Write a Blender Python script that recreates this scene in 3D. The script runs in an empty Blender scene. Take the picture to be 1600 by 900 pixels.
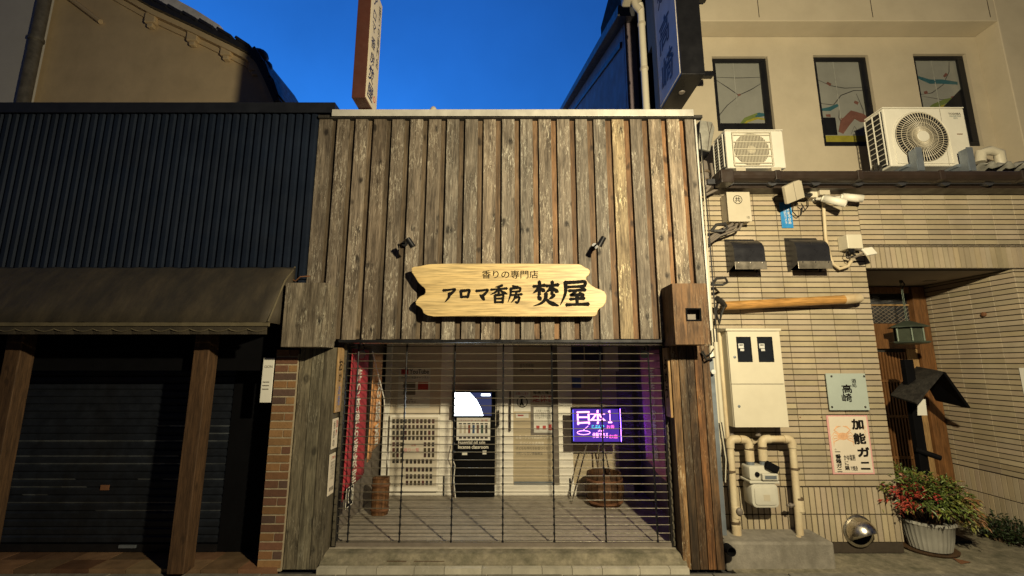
import bpy, bmesh, math, random
from mathutils import Vector, Matrix, noise
random.seed(7)
R = math.radians
scene = bpy.context.scene
COL = scene.collection

# ------------------------------------------------------------------ camera
CAM_Y, CAM_Z, PITCH, FPX = -3.92, 1.65, R(9.88), 689.0
cam = bpy.data.cameras.new("camera")
cam.sensor_width = 36.0
cam.lens = 36.0 * FPX / 1600.0
cam.clip_start, cam.clip_end = 0.05, 2000.0
camo = bpy.data.objects.new("camera", cam)
COL.objects.link(camo)
camo.location = (0, CAM_Y, CAM_Z)
camo.rotation_euler = (math.pi / 2 + PITCH, 0, 0)
scene.camera = camo

# ------------------------------------------------------------------ sky (dusk: the sun is just below the roofs to the north)
world = bpy.data.worlds.new("World")
scene.world = world
world.use_nodes = True
wn = world.node_tree
wn.nodes.clear()
sky = wn.nodes.new("ShaderNodeTexSky")
sky.sky_type = 'NISHITA'
sky.sun_disc = False
sky.sun_elevation = R(-3.5)
sky.sun_rotation = R(-30)
sky.ozone_density = 3.0
sky.air_density = 1.0
sky.dust_density = 0.3
hsv = wn.nodes.new("ShaderNodeHueSaturation")
hsv.inputs['Saturation'].default_value = 1.1
bg = wn.nodes.new("ShaderNodeBackground")
bg.inputs['Strength'].default_value = 5.2
wo = wn.nodes.new("ShaderNodeOutputWorld")
wn.links.new(sky.outputs[0], hsv.inputs['Color'])
tintn = wn.nodes.new("ShaderNodeMix"); tintn.data_type = 'RGBA'; tintn.blend_type = 'MULTIPLY'; tintn.inputs[0].default_value = 1.0
tintn.inputs[7].default_value = (0.42, 1.85, 1.66, 1)
wn.links.new(hsv.outputs[0], tintn.inputs[6])
# sky artificially dimmed behind the viewer to weaken its blue on the fronts
wtc = wn.nodes.new("ShaderNodeTexCoord"); wsx = wn.nodes.new("ShaderNodeSeparateXYZ")
wmr = wn.nodes.new("ShaderNodeMapRange"); wmr.interpolation_type = 'SMOOTHSTEP'
for i, v in ((1, -0.6), (2, 0.55), (3, 0.10), (4, 1.0)): wmr.inputs[i].default_value = v
wn.links.new(wtc.outputs['Generated'], wsx.inputs[0]); wn.links.new(wsx.outputs[1], wmr.inputs[0])
wdk = wn.nodes.new("ShaderNodeMix"); wdk.data_type = 'RGBA'; wdk.blend_type = 'MULTIPLY'; wdk.inputs[0].default_value = 1.0
wn.links.new(tintn.outputs[2], wdk.inputs[6]); wn.links.new(wmr.outputs[0], wdk.inputs[7])
wcl = wn.nodes.new("ShaderNodeTexNoise"); wcl.inputs['Scale'].default_value = 2.2; wcl.inputs['Detail'].default_value = 5; wcl.inputs['Roughness'].default_value = 0.6
wcm = wn.nodes.new("ShaderNodeMapRange"); wcm.inputs[1].default_value = 0.35; wcm.inputs[2].default_value = 0.7; wcm.inputs[3].default_value = 0.92; wcm.inputs[4].default_value = 1.14
wcx = wn.nodes.new("ShaderNodeMix"); wcx.data_type = 'RGBA'; wcx.blend_type = 'MULTIPLY'; wcx.inputs[0].default_value = 1.0
wn.links.new(wtc.outputs['Generated'], wcl.inputs['Vector']); wn.links.new(wcl.outputs['Fac'], wcm.inputs[0])
wn.links.new(wdk.outputs[2], wcx.inputs[6]); wn.links.new(wcm.outputs[0], wcx.inputs[7])
# unseen mauve horizon glow, added to light the side walls less blue
wgl = wn.nodes.new("ShaderNodeMapRange"); wgl.interpolation_type = 'SMOOTHSTEP'
for i, v in ((1, 0.05), (2, 0.40), (3, 1.0), (4, 0.0)): wgl.inputs[i].default_value = v
wn.links.new(wsx.outputs[2], wgl.inputs[0])
wgm = wn.nodes.new("ShaderNodeMix"); wgm.data_type = 'RGBA'; wgm.blend_type = 'MULTIPLY'; wgm.inputs[0].default_value = 1.0
wgm.inputs[6].default_value = (0.062, 0.050, 0.056, 1); wn.links.new(wmr.outputs[0], wgm.inputs[7])
wgx = wn.nodes.new("ShaderNodeMix"); wgx.data_type = 'RGBA'
wn.links.new(wgl.outputs[0], wgx.inputs[0]); wn.links.new(wcx.outputs[2], wgx.inputs[6]); wn.links.new(wgm.outputs[2], wgx.inputs[7])
wn.links.new(wgx.outputs[2], bg.inputs['Color'])
wn.links.new(bg.outputs[0], wo.inputs['Surface'])

# ------------------------------------------------------------------ the street lamp's light (its bulb stands across the lane, right of the viewer)
lamp = bpy.data.lights.new("street_lamp_light", 'POINT')
lamp.energy = 1200
lamp.color = (1.0, 0.855, 0.555)
lamp.shadow_soft_size = 0.06
lampo = bpy.data.objects.new("street_lamp_light", lamp)
COL.objects.link(lampo)
lampo.location = (1.66, -3.45, 3.25)

scene.view_settings.view_transform = 'Standard'
scene.view_settings.look = 'None'
scene.view_settings.exposure = 0.0
scene.view_settings.gamma = 1.0
scene.view_settings.use_curve_mapping = False
scene.cycles.use_denoising = True
scene.cycles.max_bounces = 6
scene.cycles.diffuse_bounces = 3
scene.cycles.sample_clamp_indirect = 4.0

# ------------------------------------------------------------------ measuring: a pixel of the 1600 px photo -> the real point at a known depth
_c, _s = math.cos(PITCH), math.sin(PITCH)
def P(px, py, Y=0.0):
    a = (px - 800) / FPX; b = (450 - py) / FPX
    t = (Y - CAM_Y) / (_c - b * _s)
    return Vector((a * t, Y, (_s + b * _c) * t + CAM_Z))
def PZ(px, py, Z=0.0):
    a = (px - 800) / FPX; b = (450 - py) / FPX
    t = (Z - CAM_Z) / (_s + b * _c)
    return Vector((a * t, (_c - b * _s) * t + CAM_Y, Z))

# ------------------------------------------------------------------ objects
def thing(name, loc, label, cat, group=None):
    o = bpy.data.objects.new(name, None)
    o.empty_display_size = 0.1
    COL.objects.link(o)
    o.location = loc
    o['label'] = label; o['category'] = cat
    if group: o['group'] = group
    return o
def wloc(o):
    v = Vector((0, 0, 0))
    while o is not None:
        v += o.location; o = o.parent
    return v

class MB:
    def __init__(s):
        s.v = []; s.f = []; s.c = []; s.M = None
    def add(s, vs, fs, col=None):
        n = len(s.v)
        if s.M is not None: vs = [s.M @ Vector(v) for v in vs]
        s.v += [Vector(v) for v in vs]
        s.f += [tuple(n + i for i in f) for f in fs]
        s.c += [col or (1, 1, 1)] * len(fs)
        return s
    def box(s, x0, x1, y0, y1, z0, z1, col=None):
        if x0 > x1: x0, x1 = x1, x0
        if y0 > y1: y0, y1 = y1, y0
        if z0 > z1: z0, z1 = z1, z0
        vs = [(x0,y0,z0),(x1,y0,z0),(x1,y1,z0),(x0,y1,z0),(x0,y0,z1),(x1,y0,z1),(x1,y1,z1),(x0,y1,z1)]
        return s.add(vs, [(0,3,2,1),(4,5,6,7),(0,1,5,4),(1,2,6,5),(2,3,7,6),(3,0,4,7)], col)
    def quad(s, a, b, c, d, col=None):
        return s.add([a, b, c, d], [(0,1,2,3)], col)
    def prism(s, poly, vec, col=None):
        n = len(poly); vec = Vector(vec)
        vs = [Vector(p) for p in poly] + [Vector(p) + vec for p in poly]
        fs = [tuple(range(n)), tuple(range(2*n-1, n-1, -1))]
        fs += [(i, i+n, (i+1) % n + n, (i+1) % n) for i in range(n)]
        return s.add(vs, fs, col)
    def tube(s, path, r, seg=8, col=None, cap=True):
        path = [Vector(p) for p in path]; n = len(path)
        rs = r if isinstance(r, (list, tuple)) else [r] * n
        vs = []; fs = []
        t0 = (path[1] - path[0]).normalized()
        up = Vector((0, 0, 1)) if abs(t0.z) < 0.9 else Vector((1, 0, 0))
        nrm = t0.cross(up).normalized()
        for i, p in enumerate(path):
            t = ((path[min(i+1, n-1)] - path[max(i-1, 0)])).normalized()
            nrm = (nrm - t * nrm.dot(t)).normalized(); b = t.cross(nrm)
            for k in range(seg):
                a = 2 * math.pi * k / seg
                vs.append(p + (nrm * math.cos(a) + b * math.sin(a)) * rs[i])
        for i in range(n - 1):
            for k in range(seg):
                k2 = (k + 1) % seg
                fs.append((i*seg+k, i*seg+k2, (i+1)*seg+k2, (i+1)*seg+k))
        if cap:
            fs.append(tuple(range(seg-1, -1, -1))); fs.append(tuple((n-1)*seg+k for k in range(seg)))
        return s.add(vs, fs, col)
    def lathe(s, c, prof, seg=24, axis='z', flute=0.0, nfl=0, col=None):
        c = Vector(c); vs = []; fs = []; n = len(prof)
        for (r, h) in prof:
            for k in range(seg):
                a = 2*math.pi*k/seg; rr = r * (1 + (flute * math.cos(nfl * a) if nfl else 0))
                p = (rr*math.cos(a), rr*math.sin(a), h)
                if axis == 'y': p = (p[0], p[2], p[1])
                if axis == 'x': p = (p[2], p[0], p[1])
                vs.append(c + Vector(p))
        for i in range(n-1):
            for k in range(seg):
                k2 = (k+1) % seg
                fs.append((i*seg+k, i*seg+k2, (i+1)*seg+k2, (i+1)*seg+k))
        fs.append(tuple(range(seg-1, -1, -1))); fs.append(tuple((n-1)*seg+k for k in range(seg)))
        return s.add(vs, fs, col)
    def sphere(s, c, r, sc=(1,1,1), seg=16, rings=10, col=None):
        prof = [(max(1e-4, math.sin(math.pi*i/rings)), -math.cos(math.pi*i/rings)) for i in range(rings+1)]
        n0 = len(s.v); M = s.M; s.M = None
        s.lathe((0,0,0), prof, seg, col=col)
        for i in range(n0, len(s.v)):
            v = s.v[i]; s.v[i] = Vector((c[0]+v.x*r*sc[0], c[1]+v.y*r*sc[1], c[2]+v.z*r*sc[2]))
            if M is not None: s.v[i] = M @ s.v[i]
        s.M = M
        return s
    def build(s, name, mat, parent=None, bevel=0, smooth=False, subd=0, recalc=True):
        off = wloc(parent) if parent else Vector((0, 0, 0))
        me = bpy.data.meshes.new(name)
        me.from_pydata([v - off for v in s.v], [], s.f)
        if any(c != (1, 1, 1) for c in s.c):
            at = me.attributes.new('tint', 'FLOAT_COLOR', 'FACE')
            for i, c in enumerate(s.c): at.data[i].color = (*c, 1)
        if recalc or bevel:
            bm = bmesh.new(); bm.from_mesh(me)
            if recalc: bmesh.ops.recalc_face_normals(bm, faces=bm.faces)
            if bevel:
                es = [e for e in bm.edges if len(e.link_faces) == 2 and e.calc_face_angle(0) > 0.5]
                bmesh.ops.bevel(bm, geom=es, offset=bevel, segments=2, profile=0.5, affect='EDGES', clamp_overlap=True)
            bm.to_mesh(me); bm.free()
        if smooth:
            for p in me.polygons: p.use_smooth = True
            try: me.set_sharp_from_angle(angle=R(40))
            except Exception: pass
        me.materials.append(mat)
        o = bpy.data.objects.new(name, me)
        COL.objects.link(o)
        if parent: o.parent = parent
        return o

def single(mb, name, mat, loc, label, cat, group=None, **k):
    """a thing that is one mesh, its origin at its base"""
    e = bpy.data.objects.new("tmp", None); e.location = loc
    o = mb.build(name, mat, None, **k)
    for v in o.data.vertices: v.co -= Vector(loc)
    o.location = loc
    bpy.data.objects.remove(e)
    o['label'] = label; o['category'] = cat
    if group: o['group'] = group
    return o
def struct(mb, name, mat, **k):
    o = mb.build(name, mat, None, **k); o['kind'] = 'structure'; return o
def copy_tree(o, parent=None):
    c = o.copy(); COL.objects.link(c)
    if parent: c.parent = parent
    for ch in list(o.children): copy_tree(ch, c)
    return c

# ------------------------------------------------------------------ materials
def newmat(name):
    m = bpy.data.materials.new(name); m.use_nodes = True
    nt = m.node_tree; b = nt.nodes['Principled BSDF']
    return m, nt, b
def nd(nt, typ, **kw):
    n = nt.nodes.new(typ)
    for k, v in kw.items():
        if k.startswith('i_'):
            key = k[2:].replace('_', ' ')
            try: n.inputs[int(key)].default_value = v
            except ValueError: n.inputs[key].default_value = v
        else: setattr(n, k, v)
    return n
def noise_tex(nt, stretch=(1,1,1), scale=5, detail=4, rough=0.6, dist=0.0):
    tc = nd(nt, 'ShaderNodeTexCoord'); mp = nd(nt, 'ShaderNodeMapping')
    mp.inputs['Scale'].default_value = stretch
    nt.links.new(tc.outputs['Object'], mp.inputs[0])
    n = nd(nt, 'ShaderNodeTexNoise'); n.inputs['Scale'].default_value = scale
    n.inputs['Detail'].default_value = detail; n.inputs['Roughness'].default_value = rough
    n.inputs['Distortion'].default_value = dist
    nt.links.new(mp.outputs[0], n.inputs['Vector'])
    return n.outputs['Fac']
def ramp(nt, fac, stops):
    r = nd(nt, 'ShaderNodeValToRGB'); e = r.color_ramp.elements
    while len(e) < len(stops): e.new(0.5)
    for i, (p, c) in enumerate(stops):
        e[i].position = p; e[i].color = (*c, 1) if not isinstance(c, (int, float)) else (c, c, c, 1)
    nt.links.new(fac, r.inputs[0]); return r.outputs[0]
def mix(nt, fac, a, b, mode='MIX'):
    m = nd(nt, 'ShaderNodeMix', data_type='RGBA', blend_type=mode)
    for s, v in ((0, fac), (6, a), (7, b)):
        if hasattr(v, 'is_output'): nt.links.new(v, m.inputs[s])
        elif s == 0: m.inputs[0].default_value = v
        else: m.inputs[s].default_value = (*v, 1) if len(v) == 3 else v
    return m.outputs[2]
def bump(nt, b, h, strength=0.3, dist=0.01):
    n = nd(nt, 'ShaderNodeBump'); n.inputs['Strength'].default_value = strength; n.inputs['Distance'].default_value = dist
    nt.links.new(h, n.inputs['Height']); nt.links.new(n.outputs[0], b.inputs['Normal'])
def mat(name, col, rough=0.6, metal=0.0, var=0.2, scale=6, bmp=0.0, stretch=(1,1,1), tint=False, grime=0.0, grime_col=None, spec=0.5, emit=None, es=0.0, bscale=None):
    m, nt, b = newmat(name)
    n = noise_tex(nt, stretch, scale, 5, 0.65)
    lo = tuple(c * (1 - var) for c in col); hi = tuple(min(1, c * (1 + var)) for c in col)
    out = ramp(nt, n, [(0.3, lo), (0.7, hi)])
    if grime:
        g = noise_tex(nt, (stretch[0]*1.0, stretch[1], stretch[2]*0.35), scale*0.35, 6, 0.7)
        gf = ramp(nt, g, [(0.42, 0.0), (0.72, grime)])
        gc = grime_col or tuple(c * 0.35 for c in col)
        out = mix(nt, gf, out, gc)
    if tint:
        a = nd(nt, 'ShaderNodeAttribute', attribute_name='tint')
        out = mix(nt, 1.0, out, a.outputs['Color'], 'MULTIPLY')
    nt.links.new(out, b.inputs['Base Color'])
    rr = noise_tex(nt, (1,1,1), scale*1.7, 3)
    nt.links.new(ramp(nt, rr, [(0.3, max(0, rough-0.1)), (0.7, min(1, rough+0.1))]), b.inputs['Roughness'])
    b.inputs['Metallic'].default_value = metal
    b.inputs['Specular IOR Level'].default_value = spec
    if bmp:
        h = noise_tex(nt, stretch, bscale or scale*4, 4, 0.7)
        bump(nt, b, h, bmp, 0.01)
    if emit:
        b.inputs['Emission Color'].default_value = (*emit, 1); b.inputs['Emission Strength'].default_value = es
    return m

def wood(name, base, dark, fleck=0.0, axis='z', tint=False, knots=1.0, rough=0.7, bmp=0.5, grain=1.0, stain=0.6, pale=None):
    m, nt, b = newmat(name)
    st = {'z': (1, 1, 0.06), 'x': (0.06, 1, 1), 'y': (1, 0.06, 1)}[axis]
    ofs = None
    if tint:
        at0 = nd(nt, 'ShaderNodeAttribute', attribute_name='tint'); ofs = nd(nt, 'ShaderNodeVectorMath', operation='SCALE'); ofs.inputs[3].default_value = 23.7
        nt.links.new(at0.outputs['Vector'], ofs.inputs[0])
    def noise_tex(nt, stretch=(1,1,1), *a, _b=globals()['noise_tex']):
        f = _b(nt, stretch, *a)
        if ofs is not None:
            mpn = f.node.inputs['Vector'].links[0].from_node; src = mpn.inputs[0].links[0].from_socket
            ad_ = nd(nt, 'ShaderNodeVectorMath', operation='ADD'); nt.links.new(src, ad_.inputs[0]); nt.links.new(ofs.outputs[0], ad_.inputs[1]); nt.links.new(ad_.outputs[0], mpn.inputs[0])
        return f
    g1 = noise_tex(nt, st, 26*grain, 6, 0.7, 0.4)
    g2 = noise_tex(nt, st, 130*grain, 3, 0.6)
    out = ramp(nt, g1, [(0.28, dark), (0.5, tuple((x+y)/2 for x, y in zip(base, dark))), (0.72, base)])
    fine = ramp(nt, g2, [(0.36, 0.42), (0.6, 1.0)])
    out = mix(nt, 0.8, out, fine, 'MULTIPLY')
    if stain:                                      # broad weathering
        sN = noise_tex(nt, (1,1,0.35) if axis == 'z' else (0.35,1,1), 4.5, 5, 0.7, 0.6)
        out = mix(nt, stain, out, ramp(nt, sN, [(0.3, (0.34,0.30,0.25)), (0.5, (0.9,0.88,0.84)), (0.72, (1.35,1.31,1.22))]), 'MULTIPLY')
    h = g1
    if knots:
        tc = nd(nt, 'ShaderNodeTexCoord'); mp = nd(nt, 'ShaderNodeMapping')
        mp.inputs['Scale'].default_value = {'z': (1,1,0.55), 'x': (0.55,1,1), 'y': (1,0.55,1)}[axis]
        if ofs is not None:
            ad2 = nd(nt, 'ShaderNodeVectorMath', operation='ADD'); nt.links.new(tc.outputs['Object'], ad2.inputs[0]); nt.links.new(ofs.outputs[0], ad2.inputs[1]); nt.links.new(ad2.outputs[0], mp.inputs[0])
        else: nt.links.new(tc.outputs['Object'], mp.inputs[0])
        nz = nd(nt, 'ShaderNodeTexNoise'); nz.inputs['Scale'].default_value = 18; nz.inputs['Detail'].default_value = 3
        nt.links.new(mp.outputs[0], nz.inputs['Vector'])
        ad = nd(nt, 'ShaderNodeVectorMath', operation='MULTIPLY_ADD')
        nt.links.new(nz.outputs['Color'], ad.inputs[0]); ad.inputs[1].default_value = (0.05,0.05,0.05); nt.links.new(mp.outputs[0], ad.inputs[2])
        vo = nd(nt, 'ShaderNodeTexVoronoi'); vo.inputs['Scale'].default_value = 8.0
        nt.links.new(ad.outputs[0], vo.inputs['Vector'])
        kf = ramp(nt, vo.outputs['Distance'], [(0.10, 1.0), (0.22, 0.0)])
        out = mix(nt, mix(nt, 1.0, kf, (knots*0.92,)*3, 'MULTIPLY'), out, tuple(c*0.28 for c in dark))
    if fleck:                                      # flaking pale varnish and lichen
        f1 = noise_tex(nt, (1, 1, 0.16) if axis == 'z' else (0.16, 1, 1), 62, 4, 0.8, 1.2)
        f2 = noise_tex(nt, (1, 1, 0.4), 6, 3, 0.6)
        ff = mix(nt, 1.0, ramp(nt, f1, [(0.53, 0.0), (0.60, 1.0)]), ramp(nt, f2, [(0.42, 0.0), (0.60, fleck)]), 'MULTIPLY')
        out = mix(nt, ff, out, pale or (0.54, 0.50, 0.40))
    if tint:
        a = nd(nt, 'ShaderNodeAttribute', attribute_name='tint')
        out = mix(nt, 1.0, out, a.outputs['Color'], 'MULTIPLY')
    nt.links.new(out, b.inputs['Base Color'])
    b.inputs['Roughness'].default_value = rough
    b.inputs['Specular IOR Level'].default_value = 0.35
    bump(nt, b, out, bmp, 0.008)
    return m

M = {}
M['board'] = wood('weathered_boards', (0.345,0.30,0.24), (0.058,0.045,0.033), fleck=0.8, tint=True, knots=1.0, stain=0.85, bmp=0.7)
M['board_under'] = wood('sheltered_boards', (0.31,0.25,0.18), (0.08,0.058,0.036), fleck=0.12, tint=True, knots=0.9, stain=0.6, bmp=0.5)
M['post'] = wood('post_boards', (0.28,0.25,0.185), (0.06,0.05,0.035), fleck=0.3, knots=0.8, tint=True)
M['darkpost'] = wood('stained_post', (0.12,0.066,0.031), (0.05,0.027,0.013), knots=0.6, stain=0.4)
M['pillar_r'] = wood('worn_pillar', (0.40,0.27,0.15), (0.03,0.024,0.018), fleck=0.6, knots=0.6, stain=1.0, tint=True, grain=0.7, bmp=0.7)
M['hinoki'] = wood('pale_cypress', (0.70,0.53,0.26), (0.60,0.43,0.185), axis='x', knots=0, rough=0.45, bmp=0.05, grain=0.45, stain=0.12)
M['door'] = wood('door_wood', (0.25,0.115,0.042), (0.12,0.055,0.02), knots=0.2, rough=0.45, stain=0.3, bmp=0.2)
M['lightwood'] = wood('plain_wood', (0.50,0.33,0.15), (0.32,0.19,0.08), knots=0.3, rough=0.5, stain=0.4, bmp=0.2)
M['polewood'] = wood('pole_wood', (0.54,0.30,0.095), (0.40,0.20,0.055), axis='x', knots=0, rough=0.4, stain=0.3, bmp=0.1)
M['bucket'] = wood('bucket_wood', (0.28,0.14,0.06), (0.14,0.07,0.03), knots=0.2, tint=True)
M['blackwood'] = wood('charred_board', (0.06,0.055,0.048), (0.008,0.007,0.007), knots=0.4, stain=0.8)
M['navy_metal'] = mat('navy_sheet', (0.010,0.016,0.031), 0.6, 0.2, 0.2, 3, grime=0.4, spec=0.3)
M['cap_white'] = mat('white_flashing', (0.55,0.53,0.47), 0.5, 0.2, 0.12, 8, grime=0.5)
M['cap_dark'] = mat('dark_flashing', (0.022,0.024,0.03), 0.4, 0.4)
M['awning'] = mat('awning_cloth', (0.042,0.032,0.018), 0.8, 0, 0.4, 6, 0.2, grime=0.95, grime_col=(0.014,0.012,0.009), stretch=(1.6,1,0.5))
M['awning_trim'] = mat('awning_trim', (0.11,0.09,0.05), 0.75, 0, 0.25, 8, grime=0.4)
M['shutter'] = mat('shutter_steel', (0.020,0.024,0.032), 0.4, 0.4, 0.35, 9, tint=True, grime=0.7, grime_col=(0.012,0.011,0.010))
M['black'] = mat('matt_black', (0.0022,0.0022,0.003), 0.8, 0, 0.3, spec=0.12)
M['blackmetal'] = mat('black_metal', (0.018,0.018,0.02), 0.35, 0.5, 0.2)
M['brick'] = mat('brick', (1,1,1), 0.8, 0, 0.25, 25, 0.4, tint=True)
M['mortar'] = mat('mortar', (0.33,0.27,0.18), 0.9, 0, 0.2, 30, 0.3)
M['tile'] = mat('beige_tile', (0.375,0.310,0.215), 0.42, 0, 0.10, 5, 0.03, tint=True, grime=0.35, grime_col=(0.21,0.16,0.10))
M['grout'] = mat('dark_grout', (0.042,0.031,0.020), 0.95, 0, 0.2, 30)
M['stucco'] = mat('cream_stucco', (0.44,0.38,0.275), 0.85, 0, 0.07, 3, 0.12, grime=0.25, grime_col=(0.36,0.29,0.19), bscale=60)
M['stucco2'] = mat('ochre_plaster', (0.72,0.56,0.34), 0.9, 0, 0.10, 2, 0.1, grime=0.35, grime_col=(0.42,0.31,0.18), bscale=40)
M['greywall'] = mat('grey_render', (0.70,0.68,0.62), 0.9, 0, 0.05, 2)
M['slate'] = mat('blue_slate_sheet', (0.22,0.175,0.19), 0.6, 0.1, 0.1, 3)
M['rooftile'] = mat('dark_roof_tile', (0.03,0.03,0.034), 0.45, 0.0, 0.3, 8)
M['snow'] = mat('snow', (0.8,0.8,0.82), 0.8)
M['cream_paint'] = mat('cream_paint', (0.55,0.505,0.39), 0.45, 0, 0.05, 5, grime=0.12, grime_col=(0.5,0.42,0.28))
M['white_paint'] = mat('white_paint', (0.64,0.61,0.52), 0.45, 0, 0.05, 5, grime=0.12, grime_col=(0.5,0.44,0.32))
M['box_beige'] = mat('beige_plastic', (0.45,0.40,0.30), 0.5, 0, 0.05, 5, grime=0.12)
M['pipe_tape'] = mat('wrapped_pipe', (0.54,0.46,0.31), 0.6, 0, 0.15, 9, 0.2, grime=0.85, grime_col=(0.36,0.24,0.11))
M['strap'] = mat('pipe_strap', (0.10,0.07,0.04), 0.6)
M['steel'] = mat('brushed_steel', (0.60,0.56,0.48), 0.28, 1.0, 0.1, 10)
M['greymetal'] = mat('grey_metal', (0.22,0.25,0.28), 0.45, 0.6, 0.15)
M['concrete'] = mat('concrete', (0.22,0.20,0.165), 0.9, 0, 0.22, 14, 0.4, grime=0.7, grime_col=(0.09,0.08,0.06))
M['mossy'] = mat('stained_concrete', (0.20,0.175,0.12), 0.9, 0, 0.35, 16, 0.6, grime=0.9, grime_col=(0.05,0.05,0.026))
M['coping'] = mat('coping_tile', (0.42,0.39,0.31), 0.2, 0, 0.1, 10, grime=0.5, tint=True)
M['floor'] = mat('shop_floor', (0.34,0.30,0.24), 0.6, 0, 0.18, 18, 0.2, grime=0.5)
M['brownfloor'] = mat('brown_tile_floor', (0.16,0.10,0.06), 0.5, 0, 0.3, 6, 0.1, tint=True, grime=0.5)
M['asphalt'] = mat('asphalt', (0.035,0.034,0.032), 0.85, 0, 0.4, 60, 0.6, grime=0.3)
M['gutterc'] = mat('gutter_concrete', (0.15,0.14,0.115), 0.85, 0, 0.3, 12, 0.3, grime=0.6)
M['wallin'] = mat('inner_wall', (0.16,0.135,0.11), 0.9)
M['joinery'] = mat('white_joinery', (0.88,0.84,0.74), 0.5, 0, 0.05)
M['panel'] = mat('cream_panel', (0.66,0.58,0.45), 0.6, 0, 0.05)
M['frost'] = mat('frosted_glass', (0.50,0.42,0.28), 0.35, 0, 0.05)
M['ink'] = mat('ink', (0.010,0.009,0.008), 0.9, 0, 0.2, spec=0.08)
M['inkgrey'] = mat('faded_ink', (0.16,0.14,0.11), 0.6)
M['inkwhite'] = mat('white_ink', (0.78,0.74,0.62), 0.6)
M['inkred'] = mat('red_ink', (0.42,0.045,0.035), 0.6)
M['inkblue'] = mat('blue_ink', (0.09,0.14,0.38), 0.6)
M['paper'] = mat('paper', (0.62,0.55,0.44), 0.7, 0, 0.05)
M['paperwhite'] = mat('white_paper', (0.72,0.70,0.62), 0.6, 0, 0.05)
M['pinkpaper'] = mat('pink_paper', (0.60,0.31,0.29), 0.7, 0, 0.1)
M['crab'] = mat('crab_print', (0.62,0.36,0.20), 0.7, 0, 0.25, 30)
M['redcloth'] = mat('red_banner', (0.36,0.028,0.04), 0.8, 0, 0.2, 10, 0.1)
M['orangecloth'] = mat('orange_banner', (0.72,0.36,0.14), 0.8, 0, 0.15, 10)
M['pinkcloth'] = mat('pink_banner', (0.55,0.20,0.36), 0.8, 0, 0.2, 10)
M['brownsign'] = mat('brown_sign_case', (0.075,0.025,0.016), 0.55, 0, 0.12)
M['creamsign'] = mat('cream_sign_face', (0.62,0.54,0.38), 0.5, 0, 0.05)
M['bluesign'] = mat('pale_sign_face', (0.66,0.60,0.54), 0.5, 0, 0.08)
M['navyink'] = mat('navy_ink', (0.03,0.03,0.07), 0.6)
M['bluepl'] = mat('blue_plate', (0.02,0.20,0.48), 0.5)
M['glassplate'] = mat('glass_plate', (0.36,0.41,0.37), 0.15, 0, 0.05)
M['hood'] = mat('hood_paint', (0.020,0.020,0.024), 0.32, 0.2, 0.2)
M['hoodflap'] = mat('hood_flap', (0.17,0.15,0.12), 0.4, 0.5, 0.4, 12)
M['gutterbrown'] = mat('brown_gutter', (0.026,0.017,0.012), 0.4, 0, 0.25)
M['cable'] = mat('cable', (0.02,0.018,0.016), 0.5)
M['greycable'] = mat('grey_conduit', (0.16,0.135,0.11), 0.5, 0, 0.2)
M['winframe'] = mat('bronze_frame', (0.010,0.010,0.011), 0.35, 0.2)
M['winpane'] = mat('curtained_pane', (0.21,0.21,0.185), 0.12, 0, 0.10, 3)
M['winfold'] = mat('curtain_fold', (0.27,0.27,0.24), 0.3)
M['lead'] = mat('lead_line', (0.02,0.018,0.018), 0.5)
M['glassred'] = mat('red_glass', (0.13,0.06,0.045), 0.2)
M['glassyel'] = mat('yellow_glass', (0.24,0.21,0.03), 0.2)
M['glassteal'] = mat('teal_glass', (0.03,0.085,0.10), 0.2)
M['glassgreen'] = mat('green_glass', (0.11,0.14,0.04), 0.2)
M['pot'] = mat('white_pot', (0.30,0.29,0.25), 0.6, 0, 0.1, 8, grime=0.4)
M['soil'] = mat('soil', (0.03,0.022,0.015), 0.95, 0, 0.4, 40)
M['leaf'] = mat('leaf', (1,1,1), 0.5, 0, 0.25, 30, tint=True)
M['stem'] = mat('stem', (0.09,0.055,0.03), 0.8)
M['rust'] = mat('rust', (0.16,0.07,0.03), 0.7)
M['bronze'] = mat('verdigris_metal', (0.10,0.125,0.095), 0.45, 0.5, 0.2)
M['darkglass'] = mat('dark_glass', (0.012,0.014,0.018), 0.08)
M['ceil'] = mat('porch_ceiling', (0.34,0.29,0.22), 0.9, 0, 0.06)
M['silverbag'] = mat('grey_wrap', (0.27,0.26,0.22), 0.5, 0.2, 0.25, 14, 0.6, bscale=14)
M['dial'] = mat('dial_face', (0.55,0.55,0.52), 0.4)
M['wire'] = mat('grille_steel', (0.115,0.10,0.072), 0.5, 0.3, 0.2, 20)
M['metergrey'] = mat('meter_paint', (0.50,0.48,0.40), 0.4, 0, 0.06, 8, grime=0.15)

M['lanternglass'] = mat('lantern_glass', (0.06,0.07,0.05), 0.15)
def emis(name, col, st):
    m, nt, b = newmat(name)
    b.inputs['Base Color'].default_value = (0.01, 0.01, 0.01, 1)
    b.inputs['Emission Color'].default_value = (*col, 1); b.inputs['Emission Strength'].default_value = st
    b.inputs['Roughness'].default_value = 0.2
    return m
M['scr_white'] = emis('screen_white', (0.80, 0.92, 1.0), 8.0)
M['scr_blue'] = emis('screen_blue', (0.10, 0.12, 0.32), 0.35)
M['led_bg'] = emis('led_violet', (0.10, 0.035, 0.50), 0.75)
M['led_blue'] = emis('led_blue', (0.10, 0.12, 1.0), 2.0)
M['added_led_spill'] = emis('added_led_spill', (0.20, 0.07, 1.0), 24.0)
M['led_pink'] = emis('led_pink', (1.0, 0.35, 0.95), 3.0)
M['led_cyan'] = emis('led_cyan', (0.08, 0.75, 0.85), 2.0)
M['led_magenta'] = emis('led_magenta', (1.0, 0.12, 0.55), 2.2)

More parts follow.
